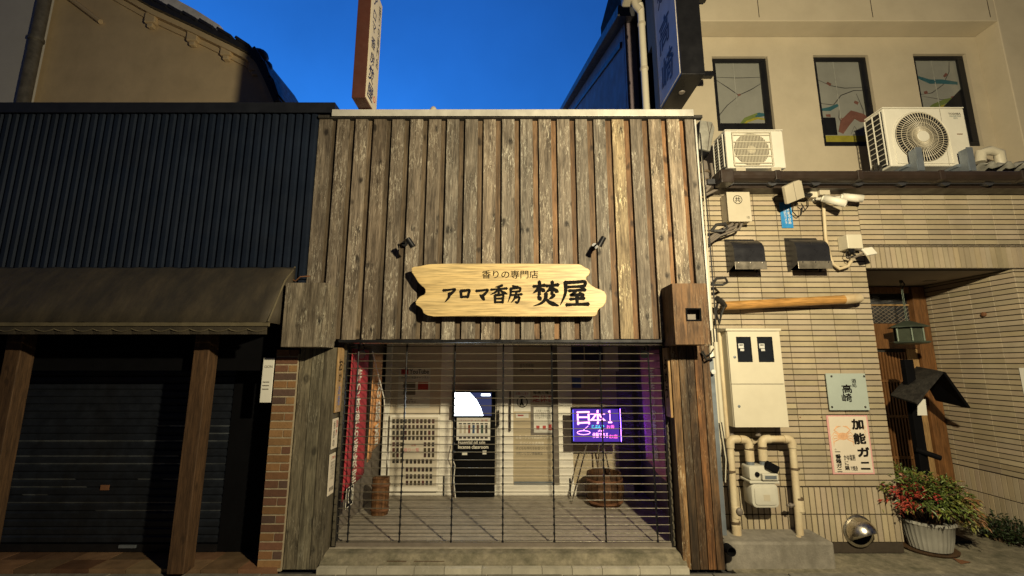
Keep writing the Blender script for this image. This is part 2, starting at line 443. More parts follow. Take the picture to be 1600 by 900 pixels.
# ------------------------------------------------------------------ lettering
def text(s, tl, u, v, m, name, parent, bold=0.0, line=1.0, squeeze=True, thick=0.0, shear=0.0, brush=0.0):
    """glyphs of s laid on the plane spanned by u (width) and v (downwards), filling that box from its top left corner"""
    c = bpy.data.curves.new('t', 'FONT'); c.body = s; c.resolution_u = 3
    c.align_x = 'CENTER'; c.space_line = line; c.shear = shear
    o = bpy.data.objects.new('t', c)
    me = bpy.data.meshes.new_from_object(o)
    bpy.data.objects.remove(o)
    xs = [w.co.x for w in me.vertices]; ys = [w.co.y for w in me.vertices]
    if not xs: return None
    x0, x1, y0, y1 = min(xs), max(xs), min(ys), max(ys)
    tl, u, v = Vector(tl), Vector(u), Vector(v)
    n = u.cross(v).normalized()
    off = wloc(parent)
    for w in me.vertices:
        a = (w.co.x - x0) / max(1e-6, x1 - x0); b = (y1 - w.co.y) / max(1e-6, y1 - y0)
        if brush:
            q = Vector((w.co.x * 2.2, w.co.y * 2.2, 3.1))
            a += brush * noise.noise(q) * 0.3 / max(1, x1 - x0); b += brush * noise.noise(q + Vector((9, 4, 2))) * 0.3 / max(1, y1 - y0)
        w.co = tl + u * a + v * b - off
    if thick:
        bm = bmesh.new(); bm.from_mesh(me)
        g = bmesh.ops.extrude_face_region(bm, geom=bm.faces[:])
        bmesh.ops.translate(bm, vec=-n * thick, verts=[e for e in g['geom'] if isinstance(e, bmesh.types.BMVert)])
        bmesh.ops.recalc_face_normals(bm, faces=bm.faces); bm.to_mesh(me); bm.free()
    if bold:
        un, vn = u.normalized(), v.normalized(); sc = bold * (u.length / max(1e-6, x1 - x0))
        V = [w.co.copy() for w in me.vertices]; F = [tuple(p.vertices) for p in me.polygons]; V2, F2 = list(V), list(F)
        for q in range(1, 7):
            a = q * math.pi / 3; sh = (un * math.cos(a) + vn * math.sin(a)) * sc - n * (-0.00014 * q); k = len(V2)
            V2 += [w + sh for w in V]; F2 += [tuple(i + k for i in f) for f in F]
        bpy.data.meshes.remove(me); me = bpy.data.meshes.new(name); me.from_pydata(V2, [], F2)
    me.name = name; me.materials.clear(); me.materials.append(m)
    o = bpy.data.objects.new(name, me); COL.objects.link(o); o.parent = parent
    return o
def text_px(s, x0, y0, x1, y1, Y, m, name, parent, **k):
    ym = (y0 + y1) / 2; xm = (x0 + x1) / 2
    X0, X1 = P(x0, ym, Y).x, P(x1, ym, Y).x
    Z1, Z0 = P(xm, y0, Y).z, P(xm, y1, Y).z
    return text(s, (X0, Y, Z1), (X1 - X0, 0, 0), (0, 0, Z0 - Z1), m, name, parent, **k)
def bpx(m, x0, y0, x1, y1, Y, depth, col=None):
    """box whose front face at depth Y covers these photo pixels"""
    ym = (y0 + y1) / 2; xm = (x0 + x1) / 2
    return m.box(P(x0, ym, Y).x, P(x1, ym, Y).x, Y, Y + depth, P(xm, y1, Y).z, P(xm, y0, Y).z, col)

# ================================================================== THE SETTING
m = MB(); m.quad((-150,-150,-0.03), (150,-150,-0.03), (150,150,-0.03), (-150,150,-0.03)); struct(m, 'ground', M['asphalt'])
m = MB(); m.box(-40, 40, -7.0, -0.42, -0.026, 0.0); struct(m, 'road', M['asphalt'])
m = MB()
x = -8.0
while x < 8.0:                                        # precast gutter blocks along the shop fronts
    m.box(x + 0.004, x + 0.596, -0.415, -0.055, -0.026, 0.008 + random.uniform(-0.002, 0.002)); x += 0.6
struct(m, 'gutter', M['gutterc'], bevel=0.006)
m = MB(); m.box(1.80, 8.0, -0.05, 0.33, -0.026, 0.004); m.box(3.52, 4.93, 0.332, 1.9, -0.026, 0.003)
struct(m, 'pavement', M['mossy'])

# ================================================================== THE WOODEN SHOP
shop = thing('shop_building', (0, 0.8, 0), 'narrow wooden shop faced with tall weathered grey boards above a barred opening', 'shop')
XL, XR, ZB, ZT = -1.86, 1.752, 1.873, 4.0
m = MB(); m2 = MB()
pitch = 0.1765
x = XL; i = 0
while x < XR - 0.02:
    t = (x - XL) / (XR - XL)
    w = 0.117 + random.uniform(-0.006, 0.004)
    g = random.uniform(0.78, 1.15)
    warm = random.uniform(-0.03, 0.05)
    c = (g * (0.98 + warm), g * 0.96, g * (0.96 - warm))
    if i == 16: c = (1.5, 1.36, 1.06)
    if i in (18, 19): c = (1.25, 1.17, 1.08)
    d = random.uniform(-0.003, 0.003)
    x2 = min(x + w, XR)
    zb = ZB + random.uniform(-0.006, 0.004)
    if t < 0.15: zb = min(zb, 1.86)
    m.box(x, x2, d, 0.03, zb, ZT, c)
    if x2 < XR - 0.02:                               # recessed board between two proud ones
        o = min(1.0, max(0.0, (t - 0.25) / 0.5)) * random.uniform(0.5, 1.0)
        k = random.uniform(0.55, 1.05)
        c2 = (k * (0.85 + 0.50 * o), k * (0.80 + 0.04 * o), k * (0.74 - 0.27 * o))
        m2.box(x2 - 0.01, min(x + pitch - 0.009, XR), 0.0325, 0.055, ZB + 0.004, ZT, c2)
    x += pitch; i += 1
m.build('cladding', M['board'], shop); m2.build('recessed_cladding', M['board_under'], shop)
m = MB(); m.box(XL + 0.02, XR, 0.058, 0.12, ZB + 0.02, ZT)
m.build('wall', M['wallin'], shop)
m = MB(); m.box(-1.72, 1.735, -0.055, 0.5, ZT + 0.018, ZT + 0.055); m.box(-1.72, 1.735, -0.06, -0.056, ZT - 0.012, ZT + 0.057)
m.build('roof_edge', M['cap_white'], shop, bevel=0.003)
m = MB(); m.box(-1.86, 1.83, -0.03, 0.02, ZT - 0.012, ZT + 0.016); m.build('eave_batten', M['blackwood'], shop)
m = MB(); m.box(-1.8, 1.75, 0.51, 2.6, 3.9, 4.03); m.build('roof', M['cap_dark'], shop)
# boarded side pillars
def boarded(x0, x1, y0, y1, z0, z1, n, tints):
    m = MB(); w = (x1 - x0) / n
    for k in range(n):
        d = random.uniform(0, 0.008)
        m.box(x0 + k*w + 0.003, x0 + (k+1)*w - 0.003, y0 + d, y0 + 0.03, z0 + 0.01, z1, tints[k % len(tints)])
    m.box(x0 + 0.006, x1 - 0.006, y0 + 0.031, y1, z0, z1, (0.6, 0.58, 0.55))
    return m
boarded(-1.865, -1.545, 0.0, 0.2, 0.0, 1.80, 3, [(1.0,.97,.9), (0.9,.9,.85), (0.72,.70,.66)]).build('pillar', M['post'], shop)
boarded(1.395, 1.735, 0.0, 0.2, 0.0, 1.82, 5, [(1.0,.86,.68), (0.30,.28,.26), (0.36,.30,.25), (0.85,.58,.38), (.6,.5,.42)]).build('pillar', M['pillar_r'], shop)
m = MB(); m.box(-1.912, -1.567, -0.25, -0.004, 1.795, 2.335, (1.0,.99,.94)); m.build('beam_box', M['board'], shop, bevel=0.004)
bb = MB()
X0, X1, Z0, Z1, wx, wz = 1.346, 1.634, 1.815, 2.325, 0.05, 0.05
xa, xb = P(1073,491,-.27).x, P(1094,491,-.27).x; za, zb = P(1083,500,-.27).z, P(1083,483,-.27).z
for (a,b,c,d) in ((X0,xa,Z0,Z1),(xb,X1,Z0,Z1),(xa,xb,Z0,za),(xa,xb,zb,Z1)): bb.box(a, b, -0.27, -0.25, c, d, (0.62,.50,.40))
for (a,b,c,d) in ((X0,X0+0.02,Z0,Z1),(X1-.02,X1,Z0,Z1)): bb.box(a, b, -0.249, -0.003, c, d, (0.6,.48,.38))
bb.box(X0+.021, X1-.021, -.249, -.003, Z0, Z0+.02, (0.8,.7,.6)); bb.box(X0+.021, X1-.021, -.249, -.003, Z1-.02, Z1, (0.8,.7,.6))
b_r = bb.build('beam_box', M['pillar_r'], shop)
m = MB(); m.box(xa-.012, xb+.012, -0.19, -0.18, za-.02, zb+.02); m.build('inspection_window', M['greycable'], b_r)
m = MB()
for (a,b,c,d) in ((xa-.008,xa+.003,za-.008,zb+.008),(xb-.003,xb+.008,za-.008,zb+.008),(xa+.0035,xb-.0035,za-.008,za+.003),(xa+.0035,xb-.0035,zb-.003,zb+.008)): m.box(a,b,-.278,-.268,c,d)
m.build('window_rim', M['black'], b_r)
m = MB(); m.box(-1.53, 1.40, -0.01, 0.16, 1.845, 1.868); m.build('lintel', M['blackmetal'], shop)
# inner shell of the entrance
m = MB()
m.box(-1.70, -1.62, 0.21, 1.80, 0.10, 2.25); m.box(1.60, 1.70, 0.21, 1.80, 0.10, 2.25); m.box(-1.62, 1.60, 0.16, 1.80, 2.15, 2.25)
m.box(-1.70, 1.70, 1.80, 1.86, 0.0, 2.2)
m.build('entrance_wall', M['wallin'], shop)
m = MB(); m.box(-1.62, 1.60, 0.14, 1.80, 0.02, 0.12); m.build('floor', M['floor'], shop)
m = MB()
m.prism([(-1.56,-0.02,0.03),(-1.56,0.139,0.03),(-1.56,0.139,0.115),(-1.56,0.06,0.108),(-1.56,-0.02,0.058)], (2.98,0,0)); m.build('doorstep', M['mossy'], shop)
m = MB(); x = -1.56
while x < 1.41:
    w = random.choice((0.24, 0.24, 0.3)); x2 = min(x + w, 1.415); g = random.uniform(0.85, 1.1)
    m.box(x + 0.002, x2 - 0.002, -0.075, -0.022, -0.02, 0.05, (g, g, g)); x = x2
m.build('step_coping', M['coping'], shop)
m = MB()
X = lambda px, py=660, Y=1.70: P(px, py, Y).x
Zp = lambda py, px=800, Y=1.70: P(px, py, Y).z
# storefront at the back of the porch
m = MB()
for a, b in ((600, 609), (688, 706), (776, 802), (872, 894)):
    m.box(X(a), X(b), 1.66, 1.72, 0.12, 2.14)
m.box(X(600), X(990), 1.662, 1.722, Zp(775), Zp(757)) if False else m.box(X(601), X(985), 1.655, 1.7, 0.121, Zp(757))
joinery = m.build('storefront_frame', M['joinery'], shop, bevel=0.004)
m = MB(); m.box(X(609)+.001, X(688)-.001, 1.70, 1.73, Zp(757), 2.14); m.build('side_panel', M['panel'], shop)
dr = MB(); dr.box(X(706)+.001, X(776)-.001, 1.69, 1.72, Zp(757), 2.14); d1 = dr.build('door', M['panel'], shop)
m = MB(); m.box(X(708), X(774), 1.684, 1.689, Zp(755), Zp(612)); m.build('dark_glass', M['darkglass'], d1)
m = MB(); m.tube([(X(779), 1.62, Zp(640)), (X(779), 1.62, Zp(665))], 0.008); m.tube([(X(779),1.655,Zp(662)),(X(779),1.60,Zp(662))],.012); m.build('handle', M['blackmetal'], d1)
dr = MB(); dr.box(X(802)+.001, X(872)-.001, 1.69, 1.72, Zp(757), 2.14); d2 = dr.build('door', M['frost'], shop)
m = MB(); m.box(X(803), X(866), 1.682, 1.689, Zp(757)+.001, Zp(752)); m.build('bottom_rail', M['greymetal'], d2)
m = MB(); m.box(X(864), X(872), 1.676, 1.689, Zp(757)+.001, 2.12); m.build('stile', M['greycable'], d2)
m = MB(); m.tube([(X(797), 1.62, Zp(610)), (X(797), 1.62, Zp(672))], 0.010); m.build('handle', M['blackmetal'], d2)
text_px('お香・アロマ商品あります', 806, 680, 862, 686, 1.688, M['inkwhite'], 'lettering', d2)
text_px('手づくりお香教室', 812, 690, 850, 696, 1.688, M['inkwhite'], 'lettering', d2)
text_px('子どもも作れるお香づくり', 806, 698, 856, 703, 1.688, M['inkgrey'], 'lettering', d2)
text_px('予約いらない体験教室', 806, 706, 848, 711, 1.688, M['inkgrey'], 'lettering', d2)
m = MB(); m.box(X(894)+.001, X(965), 1.70, 1.73, Zp(757), 2.14); m.build('side_panel', M['frost'], shop)
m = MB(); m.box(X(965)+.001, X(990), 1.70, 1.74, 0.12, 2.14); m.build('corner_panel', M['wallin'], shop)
m = MB(); m.tube([(X(888),1.64,Zp(775)),(X(888),1.64,Zp(745))], .008); m.tube([(X(697),1.64,Zp(775)),(X(697),1.64,Zp(742))], .008); m.build('floor_bolt', M['blackmetal'], shop)
# roller grille
GY = 0.185
gr = MB()
z = 0.155; zs = []
while z < 1.85:
    gr.tube([(-1.525, GY, z), (1.385, GY, z)], 0.0038, 6); zs.append(z); z += 0.0665
grille = gr.build('security_grille', M['wire'], shop, smooth=True)
m = MB()
for k in range(-3, 4):
    x0 = P(786, 700, GY).x + k * (P(786,700,GY).x - P(708,700,GY).x)
    if not -1.5 < x0 < 1.37: continue
    m.tube([(x0, GY-0.008, 0.13), (x0, GY-0.008, 1.87)], 0.0065, 6)
    for q in zs: m.box(x0-.008, x0+.008, GY-.011, GY+.008, q-.009, q+.009)
m.build('link_chain', M['blackmetal'], grille)
m = MB(); m.box(-1.53, 1.39, GY-.018, GY+.018, 0.121, 0.150); m.build('bottom_rail', M['greycable'], grille)
for xa_, xb_ in ((-1.544, -1.505), (1.365, 1.394)):
    m = MB(); m.box(xa_, xb_, GY-.03, GY-.012, 0.12, 1.87); m.box(xa_, xb_, GY+.012, GY+.03, 0.12, 1.87); m.build('guide_rail', M['blackmetal'], grille)
    m = MB()
    m.box(xa_+.010, xb_-.004, GY-.0335, GY-.031, .13, 1.86)
    for q in zs: m.box(xa_+.012, xb_-.006, GY-.045, GY-.034, q-.02, q+.02)
    m.build('rail_strip', M['wire'], grille)
m = MB(); m.box(-1.54, 1.39, 0.14, 0.16, 1.70, 1.71) if False else m.tube([(-1.5,0.12,1.855),(1.36,0.12,1.835)], 0.014); m.build('pull_bar', M['steel'], shop)

# ---- the carved name board
nb_pts = [(172,275),(186,268),(230,262),(265,254),(300,250),(420,247),(900,247),(1215,250),(1235,257),(1255,270),(1275,279),(1288,290),(1288,302),(1280,318),(1265,330),(1263,345),(1280,368),(1300,385),(1325,400),(1355,410),(1378,422),(1390,445),(1390,468),(1386,490),(1370,515),(1345,530),(1335,545),(1331,566),(1318,575),(1300,577),(900,578),(420,576),(310,578),(270,570),(248,558),(238,532),(222,517),(200,505),(197,487),(208,470),(225,452),(250,442),(259,428),(258,408),(248,396),(232,384),(212,362),(196,335),(184,316),(174,303)]
NY = -0.115
poly = [P(600 + a/4, 350 + b/4, NY) for a, b in nb_pts]
nb = thing('name_board', (0, NY, P(800,495,NY).z), 'pale cypress shop board with ragged ends and carved dark brush lettering', 'shop sign')
m = MB(); m.prism(poly, (0, 0.035, 0)); m.build('board', M['hinoki'], nb, bevel=0.004)
for px in (690, 900): m = MB(); m.box(P(px,450,0).x-.03, P(px,450,0).x+.03, NY+.036, -.004, 2.2, 2.45); m.build('bracket', M['blackmetal'], nb)
ty = NY - 0.002
text_px('香りの専門店', 753, 422.5, 841, 435, ty, M['ink'], 'lettering', nb, bold=0.004, thick=0.001)
# brush written characters: every stroke is a ribbon that swells and thins like the brush did
BRUSH = {
 'ア': ['h .06,.82 .45,.85 .93,.90 .80,.72 .58,.56', 's .53,.63 .48,.34 .20,.03'],
 'ロ': ['v .14,.80 .17,.45 .20,.12', 'v .14,.80 .55,.84 .90,.87 .84,.50 .76,.14', 'h .20,.17 .50,.19 .78,.20'],
 'マ': ['h .05,.82 .50,.86 .95,.91 .76,.62 .52,.40', 'd .32,.52 .50,.38 .68,.12'],
 '香': ['s .70,.99 .50,.92 .27,.89', 'h .04,.74 .50,.78 .96,.81', 'v .50,.93 .50,.70 .49,.47', 's .46,.76 .30,.60 .01,.45', 'e .54,.76 .72,.60 1.0,.49', 'v .27,.42 .28,.20 .29,.0', 'v .27,.42 .55,.44 .75,.45 .74,.20 .72,.0', 'h .30,.23 .72,.24', 'h .30,.03 .72,.04'],
 '房': ['h .34,.99 .52,.96 .70,.93', 'v .20,.83 .55,.86 .86,.87 .83,.67', 'h .22,.66 .83,.68', 's .20,.85 .19,.50 .01,.04', 'd .52,.61 .57,.56 .60,.52', 'h .26,.46 .60,.48 .98,.51', 's .53,.46 .46,.25 .22,.01', 'v .50,.31 .79,.34 .75,.13 .66,.02 .55,.07'],
 '焚': ['h .03,.80 .25,.82 .47,.85', 'v .26,1.0 .26,.75 .25,.46', 's .24,.77 .15,.63 .0,.52', 'd .29,.74 .38,.66 .45,.60', 'h .52,.82 .75,.84 .99,.87', 'v .76,1.0 .75,.75 .74,.48', 's .72,.78 .62,.64 .50,.56', 'e .78,.76 .88,.64 1.0,.56', 'd .20,.42 .25,.33 .30,.25', 's .82,.45 .73,.35 .62,.28', 's .51,.52 .48,.28 .30,.10 .02,.0', 'e .50,.32 .66,.14 1.0,.0'],
 '屋': ['v .20,.93 .55,.95 .90,.97 .86,.77', 'h .22,.75 .86,.78', 's .20,.96 .19,.50 .0,.01', 'h .32,.60 .60,.62 .90,.64', 'h .57,.60 .47,.49 .38,.42 .60,.43 .76,.45', 'd .68,.54 .78,.44 .83,.37', 'h .36,.26 .60,.28 .85,.30', 'v .60,.41 .60,.20 .60,.06', 'h .22,.03 .60,.05 1.0,.06']}
def brush_char(ch, x0, y0, x1, y1, Y, wid, parent):
    ym, xm = (y0+y1)/2, (x0+x1)/2
    X0, X1, Z1, Z0 = P(x0,ym,Y).x, P(x1,ym,Y).x, P(xm,y0,Y).z, P(xm,y1,Y).z
    m = MB()
    for si, st_ in enumerate(BRUSH[ch]):
        kind, *pp = st_.split(); pts = [tuple(float(q) for q in p.split(',')) for p in pp]
        w = {'h': (1.0,.72,.85,1.15), 'v': (1.1,.95,.9,1.0), 's': (1.15,1.0,.7,.12), 'e': (.45,.9,1.3,.25), 'd': (.35,1.0,1.3,.8)}[kind]
        ex = [pts[0]] + pts + [pts[-1]]; path = []
        for i in range(len(pts)-1):
            p0, p1, p2, p3 = ex[i:i+4]
            for k in range(7):
                t = k/7
                path.append(tuple(.5*((2*p1[q])+(p2[q]-p0[q])*t+(2*p0[q]-5*p1[q]+4*p2[q]-p3[q])*t*t+(3*p1[q]-p0[q]-3*p2[q]+p3[q])*t**3) for q in (0,1)))
        path.append(pts[-1])
        V = [Vector((X0+(X1-X0)*a, 0, Z0+(Z1-Z0)*b)) for a, b in path]; n = len(V); yy = Y - .00015*si
        L = []; Rr = []
        for i, p in enumerate(V):
            d = (V[min(i+1,n-1)]-V[max(i-1,0)]).normalized(); nn = Vector((-d.z,0,d.x)); u = i/(n-1)*3; j = min(2,int(u)); ww = wid*(w[j]+(w[j+1]-w[j])*(u-j))*(1+.06*math.sin(i*2.3+si))
            L.append(p+nn*ww); Rr.append(p-nn*ww)
        d0 = (V[0]-V[1]).normalized()*wid*w[0]*.8; d1 = (V[-1]-V[-2]).normalized()*wid*w[3]*.8
        ring = [V[0]+d0] + L + [V[-1]+d1] + Rr[::-1]
        k0 = [Vector((q.x,yy,q.z)) for q in ring]
        fs = [(0,1,2*n+1)] + [(1+i,2+i,2*n-i,2*n+1-i) for i in range(n-1)] + [(n,n+1,n+2)]
        m.add(k0, fs)
    m.build('lettering', M['ink'], parent, recalc=False)
for ch, a, b, c, d, wd in (('ア',691,449.5,712,473,.0115),('ロ',717.5,451.5,735,466.5,.0115),('マ',743,451,763,471,.0115),('香',766,445.5,793,473,.0098),('房',793.5,446.5,816,473.5,.0095),('焚',832.5,440,873,478,.0135),('屋',875,439,919,477.5,.0140)):
    brush_char(ch, a, b, c, d, ty, wd * 1.15, nb)

# ---- two black spotlights above the board
def spot(px, py, hx, hy, label):
    base = P(px, py, 0.0); base.y = -0.002
    hd = P(hx, hy, -0.22)
    t = thing('spotlight', base, label, 'spotlight', 'spotlights above the name board')
    m = MB(); m.lathe(base, [(0.028, -0.012), (0.028, -0.002), (0.020, 0.0)], 14, 'y'); m.build('wall_plate', M['blackmetal'], t, smooth=True)
    m = MB(); m.tube([base + Vector((0,-.01,0)), base + Vector((0.02,-.10,.01)), hd + Vector((0,0.03,0.02))], 0.007); m.build('arm', M['blackmetal'], t, smooth=True)
    d = (Vector((P(800,455,NY).x*0.3 + hd.x*0.7, NY, 2.3)) - hd).normalized()
    m = MB(); m.tube([hd - d*0.045, hd - d*0.04, hd + d*0.025, hd + d*0.045], [0.015, 0.023, 0.025, 0.027], 14); m.build('lamp_head', M['blackmetal'], t, smooth=True)
    return t
spot(633, 381, 641, 379, 'black spotlight on a short arm over the left end of the pale name board')
spot(929, 385, 940, 377, 'black spotlight on a short arm over the right end of the pale name board')

# ---- things fixed on the pillars' inner sides
def jamb_plate(name, X0, y0, y1, z0, z1, th, mt, label, cat, bev=0.003):
    m = MB(); m.box(X0, X0 + th, y0, y1, z0, z1)
    return m, name, mt, label, cat
xj = -1.543
t = thing('hanging_wood_sign', (xj, 0.06, 1.23), 'vertical plank sign with hand-painted characters on the left pillar', 'sign')
m = MB(); m.box(xj, xj+.016, 0.015, 0.145, 1.24, 1.80); m.build('plank', M['lightwood'], t, bevel=0.004)
text('お', (xj+.018, .04, 1.70), (0,.075,0), (0,0,-.10), M['ink'], 'lettering', t, bold=.02, brush=.2)
text('か', (xj+.018, .045, 1.585), (0,.06,0), (0,0,-.08), M['ink'], 'lettering', t, bold=.01, brush=.2)
text('お\n香', (xj+.018, .05, 1.47), (0,.05,0), (0,0,-.17), M['inkblue'], 'lettering', t, bold=.01)
t = thing('paper_notice', (xj, 0.06, 0.94), 'small notice with red and black brush characters below the plank sign', 'notice')
m = MB(); m.box(xj, xj+.008, 0.01, 0.125, 0.94, 1.19); m.build('sheet', M['paper'], t)
text('【香\nか', (xj+.010, .075, 1.175), (0,.04,0), (0,0,-.13), M['inkred'], 'lettering', t, bold=.012)
text('香\n房\nの\n', (xj+.010, .02, 1.17), (0,.04,0), (0,0,-.21), M['inkgrey'], 'lettering', t, bold=.012)
t = thing('paper_notice', (xj, 0.05, 0.58), 'lowest printed notice with small text on the left pillar', 'notice')
m = MB(); m.box(xj, xj+.006, -0.005, 0.115, 0.57, 0.90); m.build('sheet', M['paper'], t)
text('ご案内', (xj+.008, .02, .88), (0,.085,0), (0,0,-.025), M['inkred'], 'lettering', t)
text('お香の手作り\n体験できます\n予約不要です\n一日三回まで\n一人千円から\n小学生以上', (xj+.008, .015, .84), (0,.09,0), (0,0,-.15), M['inkgrey'], 'lettering', t)
m = MB()
for k in range(3): m.box(xj+.006, xj+.008, .02+.03*k, .04+.03*k, .60, .63)
m.build('stamp', M['inkgrey'], t)
xk = 1.393
t = thing('hanging_wood_sign', (xk, 0.07, 1.22), 'dark plank sign with orange edge and black characters on the right pillar', 'sign')
m = MB(); m.box(xk-.02, xk, 0.02, 0.15, 1.20, 1.80); m.build('plank', M['lightwood'], t, bevel=.003)
text('よ\nめ\nう', (xk-.022, .13, 1.72), (0,-.09,0), (0,0,-.36), M['ink'], 'lettering', t, bold=.02, brush=.2)

# ================================================================== INSIDE THE BARRED PORCH
t = thing('poster', (X(647), 1.69, Zp(635)), 'white video channel poster with red button on the left panel', 'poster')
m = MB(); bpx(m, 622, 575, 672, 637, 1.692, .006); m.build('sheet', M['paperwhite'], t)
m = MB(); bpx(m, 627, 577, 638, 585, 1.688, .003); m.build('play_button', M['inkred'], t)
text_px('YouTube', 640, 577, 670, 584, 1.690, M['ink'], 'lettering', t, bold=.015)
text_px('お香作り体験チャンネル', 627, 588, 670, 592, 1.690, M['inkgrey'], 'lettering', t)
m = MB(); bpx(m, 630, 597, 649, 606, 1.689, .002); bpx(m, 630, 608, 649, 617, 1.689, .002); m.build('photo', M['inkgrey'], t)
m = MB(); bpx(m, 653, 597, 669, 609, 1.689, .002); m.build('seal', M['inkred'], t)
text_px('登録\n一覧を見る', 630, 621, 650, 630, 1.690, M['inkgrey'], 'lettering', t)
YB = 1.60
t = thing('product_board', (X(646), YB, Zp(770)), 'cream display board holding a grid of small dark bottle pictures', 'display board')
m = MB(); m.box(P(607,700,YB).x, P(686,700,YB).x, YB, YB+.03, P(640,768,YB).z, P(640,648,YB).z); m.build('board', M['joinery'], t, bevel=.005)
m = MB(); bpx(m, 610, 652, 683, 760, YB-.0012, .001, (.66,.60,.48))
def cells(xs, ys, w, h):
    for a in xs:
        for b in ys:
            k = random.choice(((.03,.02,.015),(.05,.02,.02),(.10,.03,.025),(.04,.035,.03),(.06,.045,.02)))
            bpx(m, a, b, a+w, b+h, YB-.003, .0019, k)
cells([613+6.2*k for k in range(11)], [655, 664, 673, 681], 3.9, 6.6)
cells([613, 619.2, 625.4], [691, 700, 708, 717], 3.9, 6.6); cells([662, 668.3, 674.6], [691, 700, 708], 3.9, 6.6)
cells([634+6.2*k for k in range(7)], [717.5, 730, 741, 751], 3.9, 7)
m.build('printed_sheet', mat('print', (1,1,1), .6, tint=True), t)
text_px('お香', 643, 694, 650, 697, YB-.0045, M['inkred'], 'lettering', t); text_px('香り一覧', 631, 700, 655, 706, YB-.0045, M['pinkpaper'], 'lettering', t, bold=.02)
YM = 1.55
t = thing('monitor', (P(738,650,YM).x, YM, P(738,650,YM).z), 'glowing white screen above the black display stand', 'monitor')
m = MB(); bpx(m, 706.5, 611, 770, 652, YM, .04); m.build('casing', M['black'], t, bevel=.004)
def qpx(pts, Y): return [P(a, b, Y) for a, b in pts]
m = MB(); m.add(qpx([(709,613.5),(734,613.5),(744,624),(751,637),(755,649.5),(709,649.5)], YM-.002), [tuple(range(6))]); m.build('screen', M['scr_white'], t)
m = MB(); m.add(qpx([(734,613.5),(768,613.5),(768,649.5),(755,649.5),(751,637),(744,624)], YM-.002), [tuple(range(6))]); m.build('screen', M['scr_blue'], t)
m = MB(); bpx(m, 752, 615.5, 766, 618.5, YM-.004, .001); m.build('caption', M['scr_white'], t)
t = thing('display_stand', (P(740,757,YM).x, YM+.05, 0.12), 'black stand with a price card of coloured bottles and white lettering', 'display stand')
m = MB(); m.box(P(711,720,YM).x, P(773,720,YM).x, YM+.02, YM+.07, .13, P(740,653,YM).z); m.build('stand_panel', M['black'], t, bevel=.004)
m = MB(); bpx(m, 713.5, 653, 766, 688, YM-.004, .012); m.build('price_card', M['paperwhite'], t)
cc = [(.5,.45,.35),(.5,.45,.35),(.22,.06,.03),(.03,.07,.16),(.16,.09,.07),(.03,.07,.05),(.06,.05,.04)]
pb_m = mat('print_b', (1,1,1), .6, tint=True)
for k in range(7):
    m = MB(); bpx(m, 718+6.7*k, 664, 721.5+6.7*k, 677, YM-.008, .003, cc[k]); m.build('bottle_picture', pb_m, t)
    for a_, b_ in ((661, 663), (682.5, 685.5)): m = MB(); bpx(m, 717+6.7*k, a_, 721.8+6.7*k, b_, YM-.007, .002, (.05,.04,.04)); m.build('price_strip', pb_m, t)
text_px('アロマオイル各種', 718, 655.5, 762, 659, YM-.006, M['inkred'], 'lettering', t)
text_px('Essential oil sale', 716, 688.5, 758, 694, YM+.016, M['inkwhite'], 'lettering', t, bold=.015)
text_px('Incense classroom', 716, 695.5, 763, 701, YM+.016, M['inkwhite'], 'lettering', t, bold=.015)
m = MB(); m.tube([P(709,692,YM), P(705,712,YM), P(711,727,YM), P(709,750,YM), (P(712,757,YM).x, YM, .125)], .006, 6); m.build('power_cord', M['paperwhite'], t, smooth=True)
m = MB(); bpx(m, 754, 704, 760, 710, YM+.012, .006); bpx(m, 722, 707, 730, 711, YM+.012, .006); m.build('clip', M['paperwhite'], t)

def sheet(name, x0, y0, x1, y1, Y, mt, label, cat, th=.004):
    t = thing(name, P((x0+x1)/2, y1, Y), label, cat)
    m = MB(); bpx(m, x0, y0, x1, y1, Y, th); m.build('sheet', mt, t); return t
t = sheet('pictogram_sign', 803, 611, 829, 643, 1.683, M['paperwhite'], 'white sign with a round pictogram of a figure on the glass door', 'notice')
m = MB(); m.lathe((P(816,628,1.682).x, 1.682, P(816,628,1.682).z), [(.068,-.002),(.068,0)], 28, 'y'); m.build('ring', M['ink'], t)
m = MB(); m.lathe((P(816,628,1.682).x, 1.678, P(816,628,1.682).z), [(.057,-.002),(.057,0)], 28, 'y'); m.build('disc', M['paperwhite'], t)
m = MB(); c0 = P(815,628,1.672); m.tube([c0+Vector((0,0,.035)), c0+Vector((0,0,-.005)), c0+Vector((-.02,0,-.045))], .013, 6); m.tube([c0+Vector((0,0,0)), c0+Vector((.025,0,-.045))], .010, 6); m.sphere(c0+Vector((0,0,.045)), .011); m.build('figure', M['ink'], t)
text_px('お願いします', 806, 613, 826, 617, 1.681, M['inkred'], 'lettering', t)
t = sheet('closing_day_sign', 830, 608, 867, 630, 1.683, M['paper'], 'cream sign reading closed day in large red characters', 'notice')
text_px('毎週火曜日', 833, 610, 863, 616, 1.681, M['ink'], 'lettering', t, bold=.015)
text_px('定休日', 832, 618, 865, 628, 1.681, M['inkred'], 'lettering', t, bold=.02)
t = sheet('paper_notice', 834, 636, 864, 676, 1.683, M['paperwhite'], 'white printed sheet with small pictures on a dark backing under the closing day sign', 'notice')
text_px('お客様へのお願い\nマスク着用のご協力\n手指の消毒のお願い\n少人数でのご来店を', 836, 640, 862, 655, 1.681, M['inkgrey'], 'lettering', t)
m = MB(); bpx(m, 829, 632, 866, 680, 1.6865, .003); m.build('backing', M['greycable'], t)
m = MB(); bpx(m, 838, 665, 843, 671, 1.680, .002); bpx(m, 848, 665, 853, 671, 1.680, .002); bpx(m, 857, 663, 862, 672, 1.680, .002); m.build('picture', M['inkred'], t)
